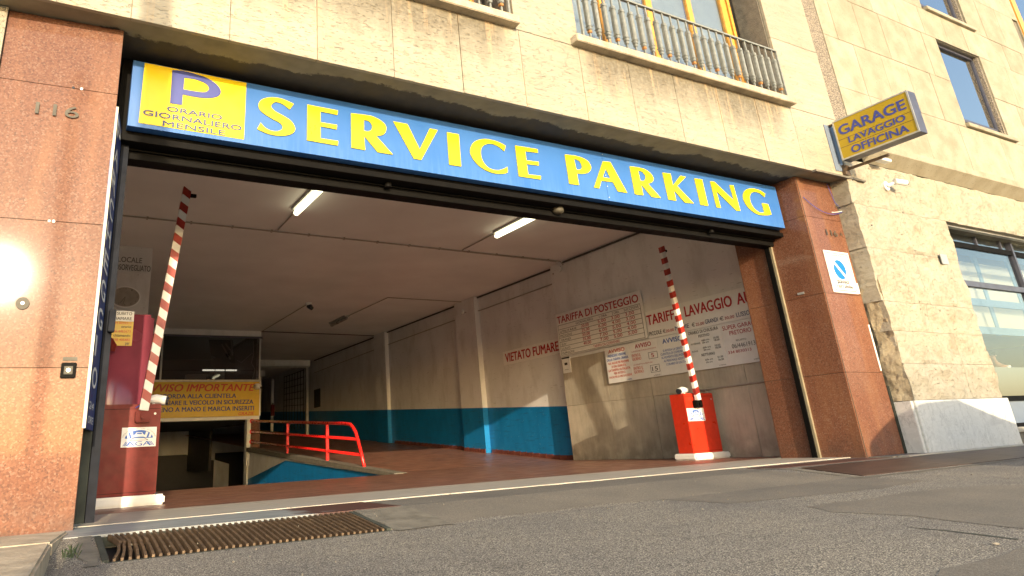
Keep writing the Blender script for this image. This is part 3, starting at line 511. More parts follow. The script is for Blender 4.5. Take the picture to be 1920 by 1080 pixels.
# left jamb : splayed lettered board and black post
jb=thing('vertical_board',(.36,.1,.6),'tall narrow blue board lettered parcheggio on the left jamb','sign')
A=Vector((.312,-.03,0)); Bv=Vector((.395,.47,0)); u=(Bv-A).normalized(); nn=Vector((u.y,-u.x,0))
MB().hexa([A+Z*.66,Bv+Z*.66,Bv-nn*.02+Z*.66,A-nn*.02+Z*.66],[A+Z*3.2,Bv+Z*3.2,Bv-nn*.02+Z*3.2,A-nn*.02+Z*3.2]).build('board','navy',jb)
MB().hexa([A-X*.022+Z*.66,A+Z*.66,A+Y*.012+Z*.66,A-X*.022+Y*.012+Z*.66],[A-X*.012+Z*3.2,A+X*.006+Z*3.2,A+Y*.012+Z*3.2,A-X*.012+Y*.012+Z*3.2]).build('cream_edge','cream',jb)
for i,ch in enumerate('PARCHEGGIO'): text(ch,'board',jb,A+u*.06+Z*(2.98-i*.225),u,Z,.08 if ch=='I' else .32,.15,0,.03)
text('24','board',jb,A+u*.06+Z*.80,u,Z,.3,.05); text('ORE','board',jb,A+u*.06+Z*.70,u,Z,.34,.05)
jp=thing('shutter_guide_post',(.42,.35,0),'dark steel shutter guide post at the left jamb','post')
box('post','steelpost',jp,.40,.465,.48,.66,-.01,3.1,.004); box('inner_strip','soil',jp,.30,.395,.48,.6,-.01,3.1)
MB().box(.43,.48,.41,.48,1.42,1.6).build('junction_box','steelpost',jp,.006)
# ------------------------------------------------------------------ main blue sign
ms=thing('service_parking_sign',(5,.3,3.2),'long blue sign reading SERVICE PARKING in yellow over the entrance','sign')
SX0,SX1,SZ0,SZ1=.42,9.505,3.205,3.862
seam=6.03
for a,b in ((SX0,seam-.0015),(seam+.0015,SX1)): box('sign_panel','sblue',ms,a,b,.3,.41,SZ0,SZ1,.0015)
for z in (3.84,3.72,3.55,3.4,3.25): MB().tube([(seam+.012,.3,z),(seam+.012,.297,z)],.006,8).build('rivet','plastic',ms)
GL=[('S', [[(1.93, 3.718, 1), (1.887, 3.649, 1), (1.818, 3.692), (1.755, 3.704), (1.715, 3.681), (1.699, 3.641), (1.738, 3.6), (1.82, 3.567), (1.902, 3.524), (1.943, 3.459), (1.932, 3.406), (1.867, 3.362), (1.769, 3.34), (1.663, 3.345), (1.566, 3.375, 1), (1.598, 3.447, 1), (1.644, 3.403), (1.706, 3.381), (1.768, 3.388), (1.808, 3.414), (1.816, 3.45), (1.785, 3.483), (1.695, 3.519), (1.606, 3.569), (1.574, 3.621), (1.586, 3.677), (1.638, 3.722), (1.718, 3.748), (1.818, 3.749)]]),
('E', [[(2.073, 3.74, 1), (2.403, 3.739, 1), (2.397, 3.688, 1), (2.211, 3.691, 1), (2.213, 3.568, 1), (2.39, 3.571, 1), (2.387, 3.52, 1), (2.211, 3.523, 1), (2.212, 3.389, 1), (2.4, 3.392, 1), (2.395, 3.34, 1), (2.068, 3.343, 1)]]),
('R', [[(2.55, 3.737, 1), (2.697, 3.748, 1), (2.79, 3.748), (2.882, 3.721), (2.943, 3.674), (2.952, 3.623), (2.928, 3.569), (2.886, 3.541), (2.828, 3.528, 1), (3.018, 3.341, 1), (2.841, 3.341, 1), (2.691, 3.504, 1), (2.699, 3.341, 1), (2.545, 3.342, 1)], [(2.695, 3.687, 1), (2.746, 3.685), (2.781, 3.655), (2.787, 3.614), (2.768, 3.578), (2.732, 3.561), (2.691, 3.56, 1)]]),
('V', [[(3.042, 3.735, 1), (3.212, 3.735, 1), (3.348, 3.456, 1), (3.491, 3.733, 1), (3.591, 3.732, 1), (3.359, 3.334, 1), (3.269, 3.335, 1)]]),
('I', [[(3.712, 3.728, 1), (3.867, 3.728, 1), (3.863, 3.334, 1), (3.712, 3.333, 1)]]),
('C', [[(4.506, 3.695, 1), (4.482, 3.623, 1), (4.413, 3.664), (4.34, 3.686), (4.266, 3.682), (4.198, 3.649), (4.156, 3.596), (4.144, 3.527), (4.159, 3.455), (4.207, 3.392), (4.277, 3.362), (4.36, 3.363), (4.437, 3.39), (4.503, 3.427, 1), (4.497, 3.356, 1), (4.431, 3.331), (4.318, 3.318), (4.21, 3.335), (4.115, 3.374), (4.045, 3.437), (4.007, 3.505), (4.007, 3.571), (4.043, 3.644), (4.111, 3.697), (4.215, 3.732), (4.337, 3.736), (4.429, 3.722)]]),
('E', [[(4.649, 3.723, 1), (4.98, 3.731, 1), (4.979, 3.683, 1), (4.789, 3.673, 1), (4.791, 3.554, 1), (4.972, 3.564, 1), (4.97, 3.516, 1), (4.789, 3.507, 1), (4.793, 3.374, 1), (4.981, 3.384, 1), (4.974, 3.336, 1), (4.655, 3.332, 1)]]),
('P', [[(5.402, 3.729, 1), (5.557, 3.74, 1), (5.674, 3.73), (5.766, 3.694), (5.804, 3.632), (5.789, 3.58), (5.737, 3.536), (5.657, 3.511), (5.554, 3.501, 1), (5.562, 3.346, 1), (5.412, 3.343, 1)], [(5.539, 3.692, 1), (5.592, 3.69), (5.636, 3.665), (5.655, 3.618), (5.647, 3.585), (5.612, 3.559), (5.555, 3.549, 1)]]),
('A', [[(6.023, 3.736, 1), (6.149, 3.743, 1), (6.36, 3.349, 1), (6.203, 3.348, 1), (6.143, 3.467, 1), (5.945, 3.46, 1), (5.891, 3.347, 1), (5.807, 3.349, 1)], [(6.052, 3.642, 1), (6.114, 3.511, 1), (5.978, 3.512, 1)]]),
('R', [[(6.487, 3.736, 1), (6.622, 3.745, 1), (6.752, 3.736), (6.851, 3.691), (6.888, 3.629), (6.869, 3.583), (6.819, 3.55), (6.767, 3.536, 1), (6.962, 3.355, 1), (6.797, 3.349, 1), (6.636, 3.513, 1), (6.645, 3.351, 1), (6.498, 3.35, 1)], [(6.627, 3.697, 1), (6.694, 3.693), (6.74, 3.655), (6.745, 3.613), (6.715, 3.573), (6.676, 3.558), (6.634, 3.555, 1)]]),
('K', [[(7.083, 3.736, 1), (7.234, 3.742, 1), (7.238, 3.569, 1), (7.425, 3.741, 1), (7.531, 3.739, 1), (7.321, 3.575, 1), (7.585, 3.356, 1), (7.413, 3.348, 1), (7.24, 3.51, 1), (7.247, 3.352, 1), (7.105, 3.353, 1)]]),
('I', [[(7.704, 3.74, 1), (7.857, 3.747, 1), (7.872, 3.354, 1), (7.722, 3.354, 1)]]),
('N', [[(8.024, 3.742, 1), (8.105, 3.748, 1), (8.456, 3.503, 1), (8.43, 3.742, 1), (8.512, 3.748, 1), (8.541, 3.361, 1), (8.455, 3.359, 1), (8.107, 3.612, 1), (8.13, 3.359, 1), (8.047, 3.355, 1)]]),
('G', [[(9.206, 3.711, 1), (9.172, 3.653, 1), (9.101, 3.694), (9.021, 3.711), (8.934, 3.701), (8.863, 3.663), (8.824, 3.605), (8.817, 3.523), (8.858, 3.446), (8.933, 3.398), (9.014, 3.388), (9.087, 3.404, 1), (9.076, 3.545, 1), (9.216, 3.546, 1), (9.237, 3.386, 1), (9.123, 3.362), (8.967, 3.35), (8.843, 3.375), (8.733, 3.443), (8.679, 3.529), (8.68, 3.61), (8.728, 3.68), (8.811, 3.732), (8.936, 3.758), (9.086, 3.751)]])]
PLOGO=('P', [[(0.759, 3.831, 1), (0.856, 3.847, 1), (0.986, 3.836), (1.085, 3.815), (1.171, 3.767), (1.208, 3.708), (1.192, 3.657), (1.136, 3.621), (1.054, 3.602), (0.966, 3.596), (0.866, 3.599, 1), (0.864, 3.489, 1), (0.759, 3.487, 1)], [(0.87, 3.776, 1), (0.972, 3.78), (1.055, 3.761), (1.094, 3.726), (1.091, 3.692), (1.06, 3.665), (0.995, 3.656), (0.868, 3.653, 1)]])
SQ=('sq', [[(0.516, 3.855, 1), (1.451, 3.854, 1), (1.444, 3.244, 1), (0.509, 3.245, 1)]])
for n_,ols in GL: shape('letter','yel',ms,[catmull(o_) for o_ in ols],fy(.299),(0,-.012,0))
shape('yellow_square','yel',ms,[catmull(SQ[1][0])],fy(.299),(0,-.004,0)); shape('parking_letter','pblue',ms,[catmull(o_) for o_ in PLOGO[1]],fy(.2945),(0,-.006,0))
text('ORARIO','navy',ms,(0.738,.294,3.405),X,Z,0.492,0.05,0,.03)
text('GIORNALIERO','navy',ms,(0.538,.294,3.328),X,Z,0.879,0.052,0,.03)
text('MENSILE','navy',ms,(0.710,.294,3.252),X,Z,0.556,0.05,0,.03)

# ------------------------------------------------------------------ barriers
def aga(p,x0,z0,w,h,y):
    st=link('club_sticker',MB().box(x0,x0+w,y-.003,y,z0,z0+h).mesh(),'plastic',p)
    f=lambda a,b:(x0+a*w,y-.0045,z0+b*h); T=(0,-.0005,0)
    def dome(r0,r1,a0=0,a1=180): return [(.5+r0*math.cos(math.radians(a))*.42/.42,.40+r0*1.02*math.sin(math.radians(a))) for a in lin(a0,a1,20)]
    D_=[(.5+.40*math.cos(math.radians(a)),.44+.42*math.sin(math.radians(a))) for a in lin(0,180,24)]
    shape('blue_dome','bink',st,[D_],f,T)
    f2=lambda a,b:(x0+a*w,y-.0055,z0+b*h)
    for q in ([(.17,.47),(.13,.66),(.19,.72),(.23,.48)],[(.29,.47),(.24,.74),(.31,.78),(.34,.48)],[(.83,.47),(.87,.66),(.81,.72),(.77,.48)],[(.71,.47),(.76,.74),(.69,.78),(.66,.48)]): shape('dome_slot','plastic',st,[q],f2,T)
    shape('car_outline','plastic',st,[[(.33,.5),(.33,.6),(.38,.63),(.42,.74),(.58,.74),(.62,.63),(.67,.6),(.67,.5)]],f2,T)
    f3=lambda a,b:(x0+a*w,y-.0065,z0+b*h); shape('car_screen','bink',st,[[(.41,.64),(.44,.71),(.56,.71),(.59,.64)]],f3,T); shape('car_bumper','cyan',st,[[(.37,.52),(.37,.545),(.63,.545),(.63,.52)]],f3,T)
    shape('road_edge','ink',st,[[(.22,.33),(.36,.47),(.37,.455),(.26,.345),(.74,.345),(.63,.455),(.64,.47),(.78,.33)]],f3,T)
    for s,xx,ww in (('A',.16,.22),('G',.40,.2),('A',.62,.22)): text(s,'bink',st,f3(xx,.06),X,Z,ww*w,.22*h,0,.01,'letter',0)
    for k in range(3):
        shape('stripe','bink',st,[[(.04+k*.045,.06),(.065+k*.045,.06),(.165+k*.045,.28),(.14+k*.045,.28)]],f2,T); shape('stripe','bink',st,[[(.96-k*.045,.06),(.935-k*.045,.06),(.835-k*.045,.28),(.86-k*.045,.28)]],f2,T)
    s='ASSOCIAZIONE GESTORI AUTORIMESSE'
    for i,ch in enumerate(s):
        if ch==' ': continue
        a=math.radians(172-164*i/(len(s)-1)); c=Vector(f3(.5+.455*math.cos(a),.44+.475*math.sin(a))); uu=Vector((math.sin(a),0,-math.cos(a)))
        text(ch,'gink',st,c-uu*.004,uu,Vector((math.cos(a),0,math.sin(a))),.008 if ch!='I' else .003,.011,0,0,'letter',0)
    return st
def barrier(x0,x1,y0,dep,h,mat,label,bx,by,bz,tx_,tz_,tilt,sx0,sx1,slant,leanlabel):
    t=thing('barrier_cabinet',((x0+x1)/2,y0+dep/2,0),label,'barrier','parking barriers either side of the entrance')
    MB().box(x0-.07,x1+.08,y0-.08,y0+dep+.05,0.001,.1).build('plinth','white',t,.02)
    body=MB().box(x0,x1,y0,y0+dep,.1,h).build('body',mat,t,.008)
    sm=MB().box(x0+.01,x1-.01,y0-.002,y0,.13,.134).box(x0+.01,x1-.01,y0-.002,y0,h-.05,h-.046).build('panel_seam','bsteel',t); MB().tube([(x1-.06,y0,h-.1),(x1-.06,y0-.006,h-.1)],.012,10).build('lock','alul',t)
    aga(t,sx0,.6 if x0>5 else .57,sx1-sx0,.205 if x0>5 else .195,y0)
    # boom
    bt=thing('barrier_boom',(bx,by,bz),leanlabel,'barrier boom','raised striped barrier booms')
    d=Vector((tx_-bx,0,tz_-bz)); L=d.length; d.normalize(); pr=Vector((d.z,0,-d.x)); hw=.046; hd=.03
    def sec(s,sl=0,e=0): 
        c=Vector((bx,by,bz))+d*s
        return [c-pr*(hw+e)-Y*(hd+e)-d*sl*0+d*(-sl*-hw),c+pr*(hw+e)-Y*(hd+e)+d*(sl*-hw),c+pr*(hw+e)+Y*(hd+e)+d*(sl*-hw),c-pr*(hw+e)+Y*(hd+e)+d*(-sl*-hw)]
    MB().hexa(sec(0),sec(L)).build('arm','white',bt,.003)
    n=13; p=L/n
    for k in range(n): MB().hexa(sec(p*(k+.5),slant,.0015),sec(min(L+.01,p*(k+1.0)),slant,.0015)).build('red_band','band',bt)
    e=Vector((bx,by,bz))+d*L; MB().box(e.x+.03,e.x+.11,by-.02,by+.02,e.z-.09,e.z-.05).build('tip_sensor','bsteel',bt,.004)
    br=MB().box(bx-.075,bx+.075,by-.02,y0,bz-.12,bz+.0).build('pivot_bracket',mat if x0<5 else 'bsteel',t,.012); MB().tube([(bx,by-.02,bz-.06),(bx,by-.045,bz-.06)],.03,12).build('pivot_bolt','bsteel' if x0>5 else mat,br)
    return t
barrier(.46,1.173,2.4,.34,1.0,'dred','dark red barrier cabinet standing by the left jamb, mostly in shade',.985,2.33,.93,1.29,3.46,0,.797,1.14,.55,'raised red and white boom of the left barrier, leaning right')
barrier(9.49,10.19,2.68,.31,1.045,'red','bright orange red barrier cabinet standing before the concrete side wall',9.735,2.61,.93,9.51,3.575,0,9.47+.025,9.9,-.3,'raised red and white boom of the right barrier, leaning left')
def cctv(x,y,z,label,left,s=1.0,name='bullet_camera'):
    t=thing(name,(x,y,z-.1),label,'camera','small white bullet cameras on the barriers')
    sg=-1 if left else 1
    MB().tube([(x+sg*-.1*s,y,z),(x,y,z),(x+sg*.1*s,y-.03,z-.02*s)],.045*s,14,True,[.03*s,.05*s,.046*s]).build('housing','plastic',t,0,False)
    MB().tube([(x+sg*.1*s,y-.03,z-.02*s),(x+sg*.125*s,y-.036,z-.022*s)],.04*s,14).build('lens','dplastic',t)
    MB().tube([(x-sg*.02,y,z-.03),(x-sg*.02,y,z-.1*s)],.02*s,8).build('stand','plastic',t); return t
cctv(1.12,2.46,1.055,'white bullet camera on top of the left barrier cabinet',False); cctv(9.62,2.8,1.11,'white bullet camera on top of the right barrier cabinet',True,1.15)
tag(MB().tube([(10.15,2.75,1.045),(10.2,2.8,1.1),(10.28,3.0,1.12),(10.28,1.2,1.14)],.012,6).build('wall_conduit','cable'),'thin grey conduit along the concrete wall behind the right barrier','conduit')
# machine behind the left barrier
mc=thing('payment_cabinet',(.8,3.2,0),'tall glossy maroon cabinet behind the left barrier','cabinet')
MB().box(.3,1.145,3.2,3.75,0,2.12).build('body','maroon',mc,.04,True)
MB().tube([(.62,3.2,1.80),(.66,3.12,1.78),(.70,3.1,1.72),(.69,3.12,1.66)],.035,8).build('handset','dred',mc)
sg=thing('phone_number_notice',(.7,3.18,1.7),'small yellow and white phone number notice on the maroon cabinet','notice')
box('upper_white','board',sg,.45,.905,3.185,3.197,2.02,2.145,.002); box('lower_yellow','yel3',sg,.45,.905,3.185,3.197,1.73,2.019,.002)
for s,m,z,h in (('PAGO SUBITO','ink',2.095,.035),('CHIAMARE','ink',2.035,.035),('334 8030313','oink',1.985,.028),('orario','ink',1.94,.03),('06 4463673','oink',1.885,.028),('chiamando','ink',1.835,.03),('338 405482','oink',1.785,.028),('per','ink',1.742,.025)): text(s,m,sg,(.88,3.183,z),X,Z,None,h,0,.012,align='r')
tag(MB().tube(sag((.45,2.6,.83),(.97,2.38,1.0),.05),.006,5).build('blue_cable','bcable'),'thin blue cable looping across the left barrier cabinet','cable')
# notices on the pillar
no=thing('surveillance_notice',(1.3,7.78,3.8),'faded white notice reading LOCALE VIDEOSORVEGLIATO above the oval clock','notice')
box('plate','plaster',no,.6,1.62,7.785,7.798,3.785,4.125,.004); text('LOCALE','gink',no,(1.02,7.783,3.985),X,Z,.42,.1,0,.02); text('VIDEOSORVEGLIATO','gink',no,(1.6,7.783,3.83),X,Z,.80,.11,0,.02,align='r')
ck=thing('wall_clock',(1.2,7.77,3.3),'oval faded clock on the plaster pillar below the notice','clock')
el=lambda r,n=36:[(1.2+.27*r*math.cos(2*math.pi*i/n),3.32+.2*r*math.sin(2*math.pi*i/n)) for i in range(n)]
shape('case','board',ck,[el(1)],fy(7.79),(0,-.03,0)); shape('dial','cable',ck,[el(.9)],fy(7.758),(0,-.002,0))
for i in range(12): a=i*math.pi/6; text(str(12 if i==0 else i),'gink',ck,(1.2+.205*math.sin(a)-.012,7.755,3.32+.15*math.cos(a)-.012),X,Z,.024,.028)
MB().tube([(1.2,7.75,3.32),(1.12,7.75,3.2)],.006,4).build('hour_hand','gink',ck); MB().tube([(1.2,7.75,3.32),(1.17,7.75,3.17)],.005,4).build('minute_hand','gink',ck)
# booth yellow board
yb=thing('important_notice_board',(4.6,16.3,1.65),'large yellow board headed AVVISO IMPORTANTE under the booth window','sign')
box('board','yel3',yb,2.6,6.16,16.31,16.335,1.64,2.68,.003); box('white_edge','plastic',yb,6.162,6.2,16.31,16.335,1.64,2.69)
text('AVVISO IMPORTANTE','oink',yb,(6.0,16.305,2.40),X,Z,3.35,.21,.25,.045,align='r')
for s,x,z,w_,h in (('SI RICORDA ALLA CLIENTELA',5.42,2.195,2.55,.125),('DI LASCIARE IL VEICOLO IN SICUREZZA',5.96,2.005,3.15,.125),('FRENO A MANO E MARCIA INSERITI',5.99,1.81,3.0,.13)): text(s,'navy',yb,(x,16.305,z),X,Z,w_,h,0,.045,align='r')
text('GRAZIE','oink',yb,(6.0,16.305,1.67),X,Z,.49,.09,.25,.03,align='r')
tc=thing('turret_camera',(6.1,16.2,2.45),'round white turret camera at the top right of the yellow board','camera'); MB().tube([(6.05,16.3,2.52),(6.05,16.15,2.52),(6.13,16.08,2.48)],.08,12,True,[.1,.09,.06]).build('housing','plastic',tc,0,True); MB().tube([(6.13,16.08,2.48),(6.16,16.05,2.47)],.04,10).build('lens','dplastic',tc)
# boards on the right wall
def yb_(y,z): return (10.27,y,z)
U=Vector((0,-1,0))
def bd(name,label,x,y0,y1,z0,z1,cat='sign',frame=None,mat='board'):
    t=thing(name,(x,(y0+y1)/2,z0),label,cat); MB().box(x,x+.022,min(y0,y1),max(y0,y1),z0,z1).build('board',mat,t,.001)
    return t
def tx2(t,s,m,y0,y1,z,h,x,bold=.02,al='fit',it=0):
    return text(s,m,t,(x-.002,y0,z),U,Z,(y0-y1) if y1 is not None else None,h,it,bold,lift=.003)
xa=10.245
t=bd('parking_tariff_board','white parking tariff table headed TARIFFA DI POSTEGGIO in red',xa,3.95,6.545,2.19,3.13)
tx2(t,'TARIFFA DI POSTEGGIO','rink',6.50,4.02,2.915,.155,xa,.035)
m=MB(); 
for k in range(8): z=2.205+k*.0945 if k<8 else 0; m.box(xa-.003,xa,4.0,6.5,z,z+.007)
for yy in (4.0,6.493): m.box(xa-.003,xa,yy,yy+.007,2.205,2.874)
m.build('ruled_lines','ink',t)
for s,y0,y1 in (('GIORNALIERO',5.9,5.35),('1 ORA',5.16,4.93),('2 ORA',4.78,4.58),('SUCCESSIVE',4.44,4.04)): tx2(t,s,'ink',y0,y1,2.80,.05,xa,.01)
rows=(('UTILITARIE',('20,00','5,00','3,00','3,00')),('PICCOLE',('25,00','6,00','4,00','3,00')),('GRANDI',('30,00','6,00','5,00','4,00')),('SUV',('35,00','7,00','5,00','4,00')),('LUSSO',('40,00','7,00','5,00','5,00')),('FURGONI',()))
for i,(n_,vals) in enumerate(rows):
    z=2.70-i*.0945; tx2(t,n_,'ink',6.45,6.45-.055*len(n_),z,.045,xa,.01)
    for v_,yc in zip(vals,(5.6,5.08,4.68,4.28)): tx2(t,v_,'rink',yc+.14,yc-.10,z+.005,.062,xa,.02)
tx2(t,'TARIFFA DA CONVENIRE','rink',5.45,4.68,2.225,.055,xa,.015)
t=bd('no_smoking_board','white board reading VIETATO FUMARE on the plaster wall',10.44,6.64,9.0,2.30,2.64)
tx2(t,'VIETATO FUMARE','rink',8.90,6.80,2.37,.21,10.44,.045)
xl=10.26
for (a,b,c,d,l) in ((2.87,3.92,2.165,2.685,'left'),(1.3,2.866,2.165,2.685,'right')):
    pass
t=bd('car_wash_tariff_board','long white board headed TARIFFA LAVAGGIO behind the right boom',xl,1.3,3.92,2.168,2.685)
tx2(t,'TARIFFA','rink',3.90,3.085,2.425,.185,xl,.04); tx2(t,'LAVAGGIO','rink',2.985,1.99,2.42,.185,xl,.04); tx2(t,'AUTO','rink',1.885,1.3,2.42,.185,xl,.04)
for s,m_,a,b,h in (('PICCOLE','ink',3.895,3.595,.075),('€','gink',3.56,3.50,.07),('20,00','rink',3.49,3.30,.05),('MEDIE','navy',3.27,2.95,.075),('€','gink',2.89,2.82,.07),('25,00','rink',2.80,2.62,.05),('GRANDI','navy',2.595,2.33,.075),('€','gink',2.29,2.21,.07),('30,00','rink',2.19,2.00,.05),('LUSSO','navy',1.955,1.70,.075)): tx2(t,s,m_,a,b,2.218,h,xl,.015)
t=bd('notice_board_orange','small white AVVISO board with orange and blue text, leftmost of the lower row',xl,4.48,5.165,1.455,2.16)
tx2(t,'AVVISO','oink',5.06,4.60,2.045,.07,xl,.03)
for s,m_,a,b,z,h in (('PRENDERE VISIONE','bink',5.09,4.58,1.965,.05),('DELLA TARIFFA ORARIA','bink',5.13,4.53,1.89,.05),('N.B. ANCHE PER FRAZIONE','oink',5.10,4.53,1.82,.045),('DI ORA USUFRUITA,','oink',5.02,4.62,1.75,.045),('LA TARIFFA VA PAGATA','oink',5.12,4.52,1.68,.05),('PER INTERO,','oink',4.98,4.66,1.615,.045),('ANCHE PER LE ORE SUCCESSIVE','oink',5.13,4.50,1.55,.04),('LA DIREZIONE','bink',4.65,4.52,1.475,.02)): tx2(t,s,m_,a,b,z,h,xl,.02)
t=bd('notice_board_hours_due','white AVVISO board with boxed numbers 5 and 15',xl,3.745,4.476,1.455,2.16)
tx2(t,'AVVISO','rink',4.315,3.90,2.04,.08,xl,.03)
for s,m_,a,b,z,h in (('IL POSTEGGIO SI PAGA ANTICIPATO','rink',4.42,3.79,1.975,.022),('ENTRO IL','oink',4.43,4.20,1.885,.055),('GIORNO','oink',4.43,4.20,1.815,.055),('5','rink',3.94,3.87,1.82,.075),('LA DISDETTA SI PREAVVISA','rink',4.42,3.93,1.722,.022),('ENTRO IL','oink',4.43,4.19,1.64,.055),('GIORNO','oink',4.43,4.19,1.57,.055),('15','ink',3.97,3.83,1.565,.08),('LA DIREZIONE','ink',3.95,3.8,1.475,.018)): tx2(t,s,m_,a,b,z,h,xl,.015)
m=MB()
for z0,z1 in ((1.795,1.92),(1.54,1.678)):
    for a,b,c,d in ((3.785,4.01,z0,z0+.006),(3.785,4.01,z1-.006,z1),(3.785,3.791,z0,z1),(4.004,4.01,z0,z1)): m.box(xl-.003,xl,a,b,c,d)
m.build('number_frames','ink',t)
t=bd('notice_board_blue','white AVVISO board with blue text partly behind the right boom',xl,3.05,3.742,1.455,2.16)
tx2(t,'AVVISO','bink',3.615,3.15,2.025,.085,xl,.03)
for s,a,b,z in (('SI AVVISA LA GENTILE',3.64,3.14,1.878),('CLIENTELA DI COMUNICARE',3.71,3.08,1.818),('AL MOMENTO DELL\'INGRESSO',3.70,3.08,1.755),('AL PERSONALE ADDETTO',3.66,3.12,1.69),('L\'ORARIO DI USCITA',3.61,3.16,1.625)): tx2(t,s,'bink',a,b,z,.04,xl,.018)
t=bd('closing_hours_board','white board headed ORARIO DI CHIUSURA with times, right of the boom',xl,2.31,3.047,1.455,2.16)
for s,a,b,z,h in (('ORARIO DI CHIUSURA',3.0,2.36,2.085,.055),('FESTIVO',2.79,2.56,2.01,.045),('INVERNALE',2.985,2.78,1.90,.028),('dalle ore',2.745,2.58,1.937,.03),('alle ore',2.735,2.60,1.897,.03),('10,00',2.49,2.38,1.94,.032),('18,00',2.485,2.375,1.90,.032),('ESTIVO',2.985,2.86,1.77,.028),('dalle ore',2.745,2.58,1.81,.03),('alle ore',2.735,2.60,1.77,.03),('10,00',2.49,2.38,1.81,.032),('18,00',2.485,2.375,1.77,.032),('NOTTURNO',2.80,2.52,1.68,.045),('dalle ore',2.745,2.58,1.60,.03),('alle ore',2.735,2.60,1.555,.03),('01,00',2.48,2.37,1.61,.032),('06,00',2.475,2.365,1.565,.032),('LA DIREZIONE',2.48,2.34,1.48,.015)): tx2(t,s,'ink',a,b,z,h,xl,.018)
t=bd('garage_phone_board','white board reading SUPER GARAGE PRETORIO with phone numbers, partly behind the pillar',xl,1.3,2.307,1.455,2.16)
for s,m_,a,b,z,h in (('SUPER GARAGE','rink',2.275,1.60,2.045,.07),('PRETORIO','rink',2.157,1.74,1.945,.07),('RECAPITO:','gink',2.06,1.86,1.83,.03),('06/4461913','gink',2.16,1.715,1.725,.07),('334 8030313','rink',2.255,1.81,1.645,.045),('LA DIREZIONE','ink',1.80,1.66,1.49,.02)): tx2(t,s,m_,a,b,z,h,xl,.012)
cb=bd('camera_notice','small white camera warning notice below the tariff table corner',10.285,6.3,6.56,1.82,2.17)
MB().box(10.28,10.285,6.3,6.56,2.13,2.16).build('black_header','ink',cb); MB().box(10.28,10.285,6.39,6.48,1.99,2.04).build('camera_icon','ink',cb); tx2(cb,'AREA','gink',6.5,6.36,1.88,.02,10.285)
# ------------------------------------------------------------------ ceiling lights, conduits
def fl(x,y,label,on=True):
    t=thing('ceiling_light',(x,y,4.2),label,'light','tube lights on the garage ceiling'); MB().box(x-.09,x+.09,y-.64,y+.64,4.255,4.299).build('tray','alul',t,.01)
    MB().tube([(x,y-.66,4.215),(x,y-.62,4.21),(x,y+.62,4.21),(x,y+.66,4.215)],.047,12,True,[.03,.047,.047,.03]).build('diffuser','tube' if on else 'lamp_off',t,0,True); return t
fl(3.45,4.1,'lit tube light on the garage ceiling, left of the two lit ones'); fl(7.49,4.1,'lit tube light on the garage ceiling, right of the two lit ones'); fl(7.9,13.85,'unlit grey tube light far back on the garage ceiling',False)
def cond(pts,label,r=.012,clips=0,mat='cable'):
    t=thing('conduit_run',pts[0],label,'conduit'); MB().tube(pts,r,6).build('pipe',mat,t)
    a,b=Vector(pts[0]),Vector(pts[1])
    for k in range(clips): c=a.lerp(b,(k+.5)/clips); MB().box(c.x-.015,c.x+.015,c.y-.03,c.y+.03,c.z-.02,c.z+.02).build('clip',mat,t)
cond([(.2,5.95,4.28),(10.2,6.1,4.28),(10.27,6.1,4.2)],'double grey conduit across the ceiling to the right wall box',.013,14); cond([(5.5,6.06,4.285),(10.15,6.18,4.285)],'thin second conduit beside the ceiling run',.009)
cond([(3.47,4.8,4.28),(3.5,5.9,4.28)],'short conduit from the left lit tube light'); cond([(7.49,4.8,4.28),(7.5,6.0,4.28)],'short conduit from the right lit tube light')
cond([(10.4,10.6,4.28),(8.0,10.6,4.28),(7.93,13.2,4.27)],'bent conduit feeding the unlit tube light'); cond([(6.2,16.35,4.285),(6.2,11.9,4.285)],'conduit leading to the ceiling dome camera'); cond([(6.2,16.36,4.285),(10.3,16.5,4.285)],'dark conduit across the ceiling by the booth',.014,0,'dark')
cond([(10.29,6.5,4.1),(10.45,6.7,3.92),(10.45,9.9,3.9),(10.3,10.5,3.95),(10.45,11.2,3.88),(10.45,15.6,3.85),(10.45,23,3.75)],'long thin conduit sagging along the right wall below the ceiling',.013)
cond([(10.27,1.2,4.26),(10.27,6.1,4.26)],'black cable in the corner of ceiling and right wall',.02,0,'dark'); cond([(10.44,6.6,4.27),(10.44,23,4.27)],'black cable in the corner of ceiling and far right wall',.02,0,'dark')
for (x,y,z,l) in ((10.26,6.2,4.13,'round junction box at the top of the right wall'),(10.29,10.5,3.98,'junction box on the near wall pilaster')):
    tag(MB().tube([(x,y,z),(x-.05,y,z)],.07,14).build('junction_box','plaster'),l,'junction box')
dm=thing('dome_camera',(6.2,11.75,4.15),'dark dome camera at the end of a ceiling conduit','camera'); MB().tube([(6.2,11.8,4.299),(6.2,11.8,4.22)],.08,12).build('base','plastic',dm); MB().tube([(6.2,11.8,4.22),(6.25,11.7,4.12)],.06,12,True,[.08,.05]).build('lens','dplastic',dm,0,True)
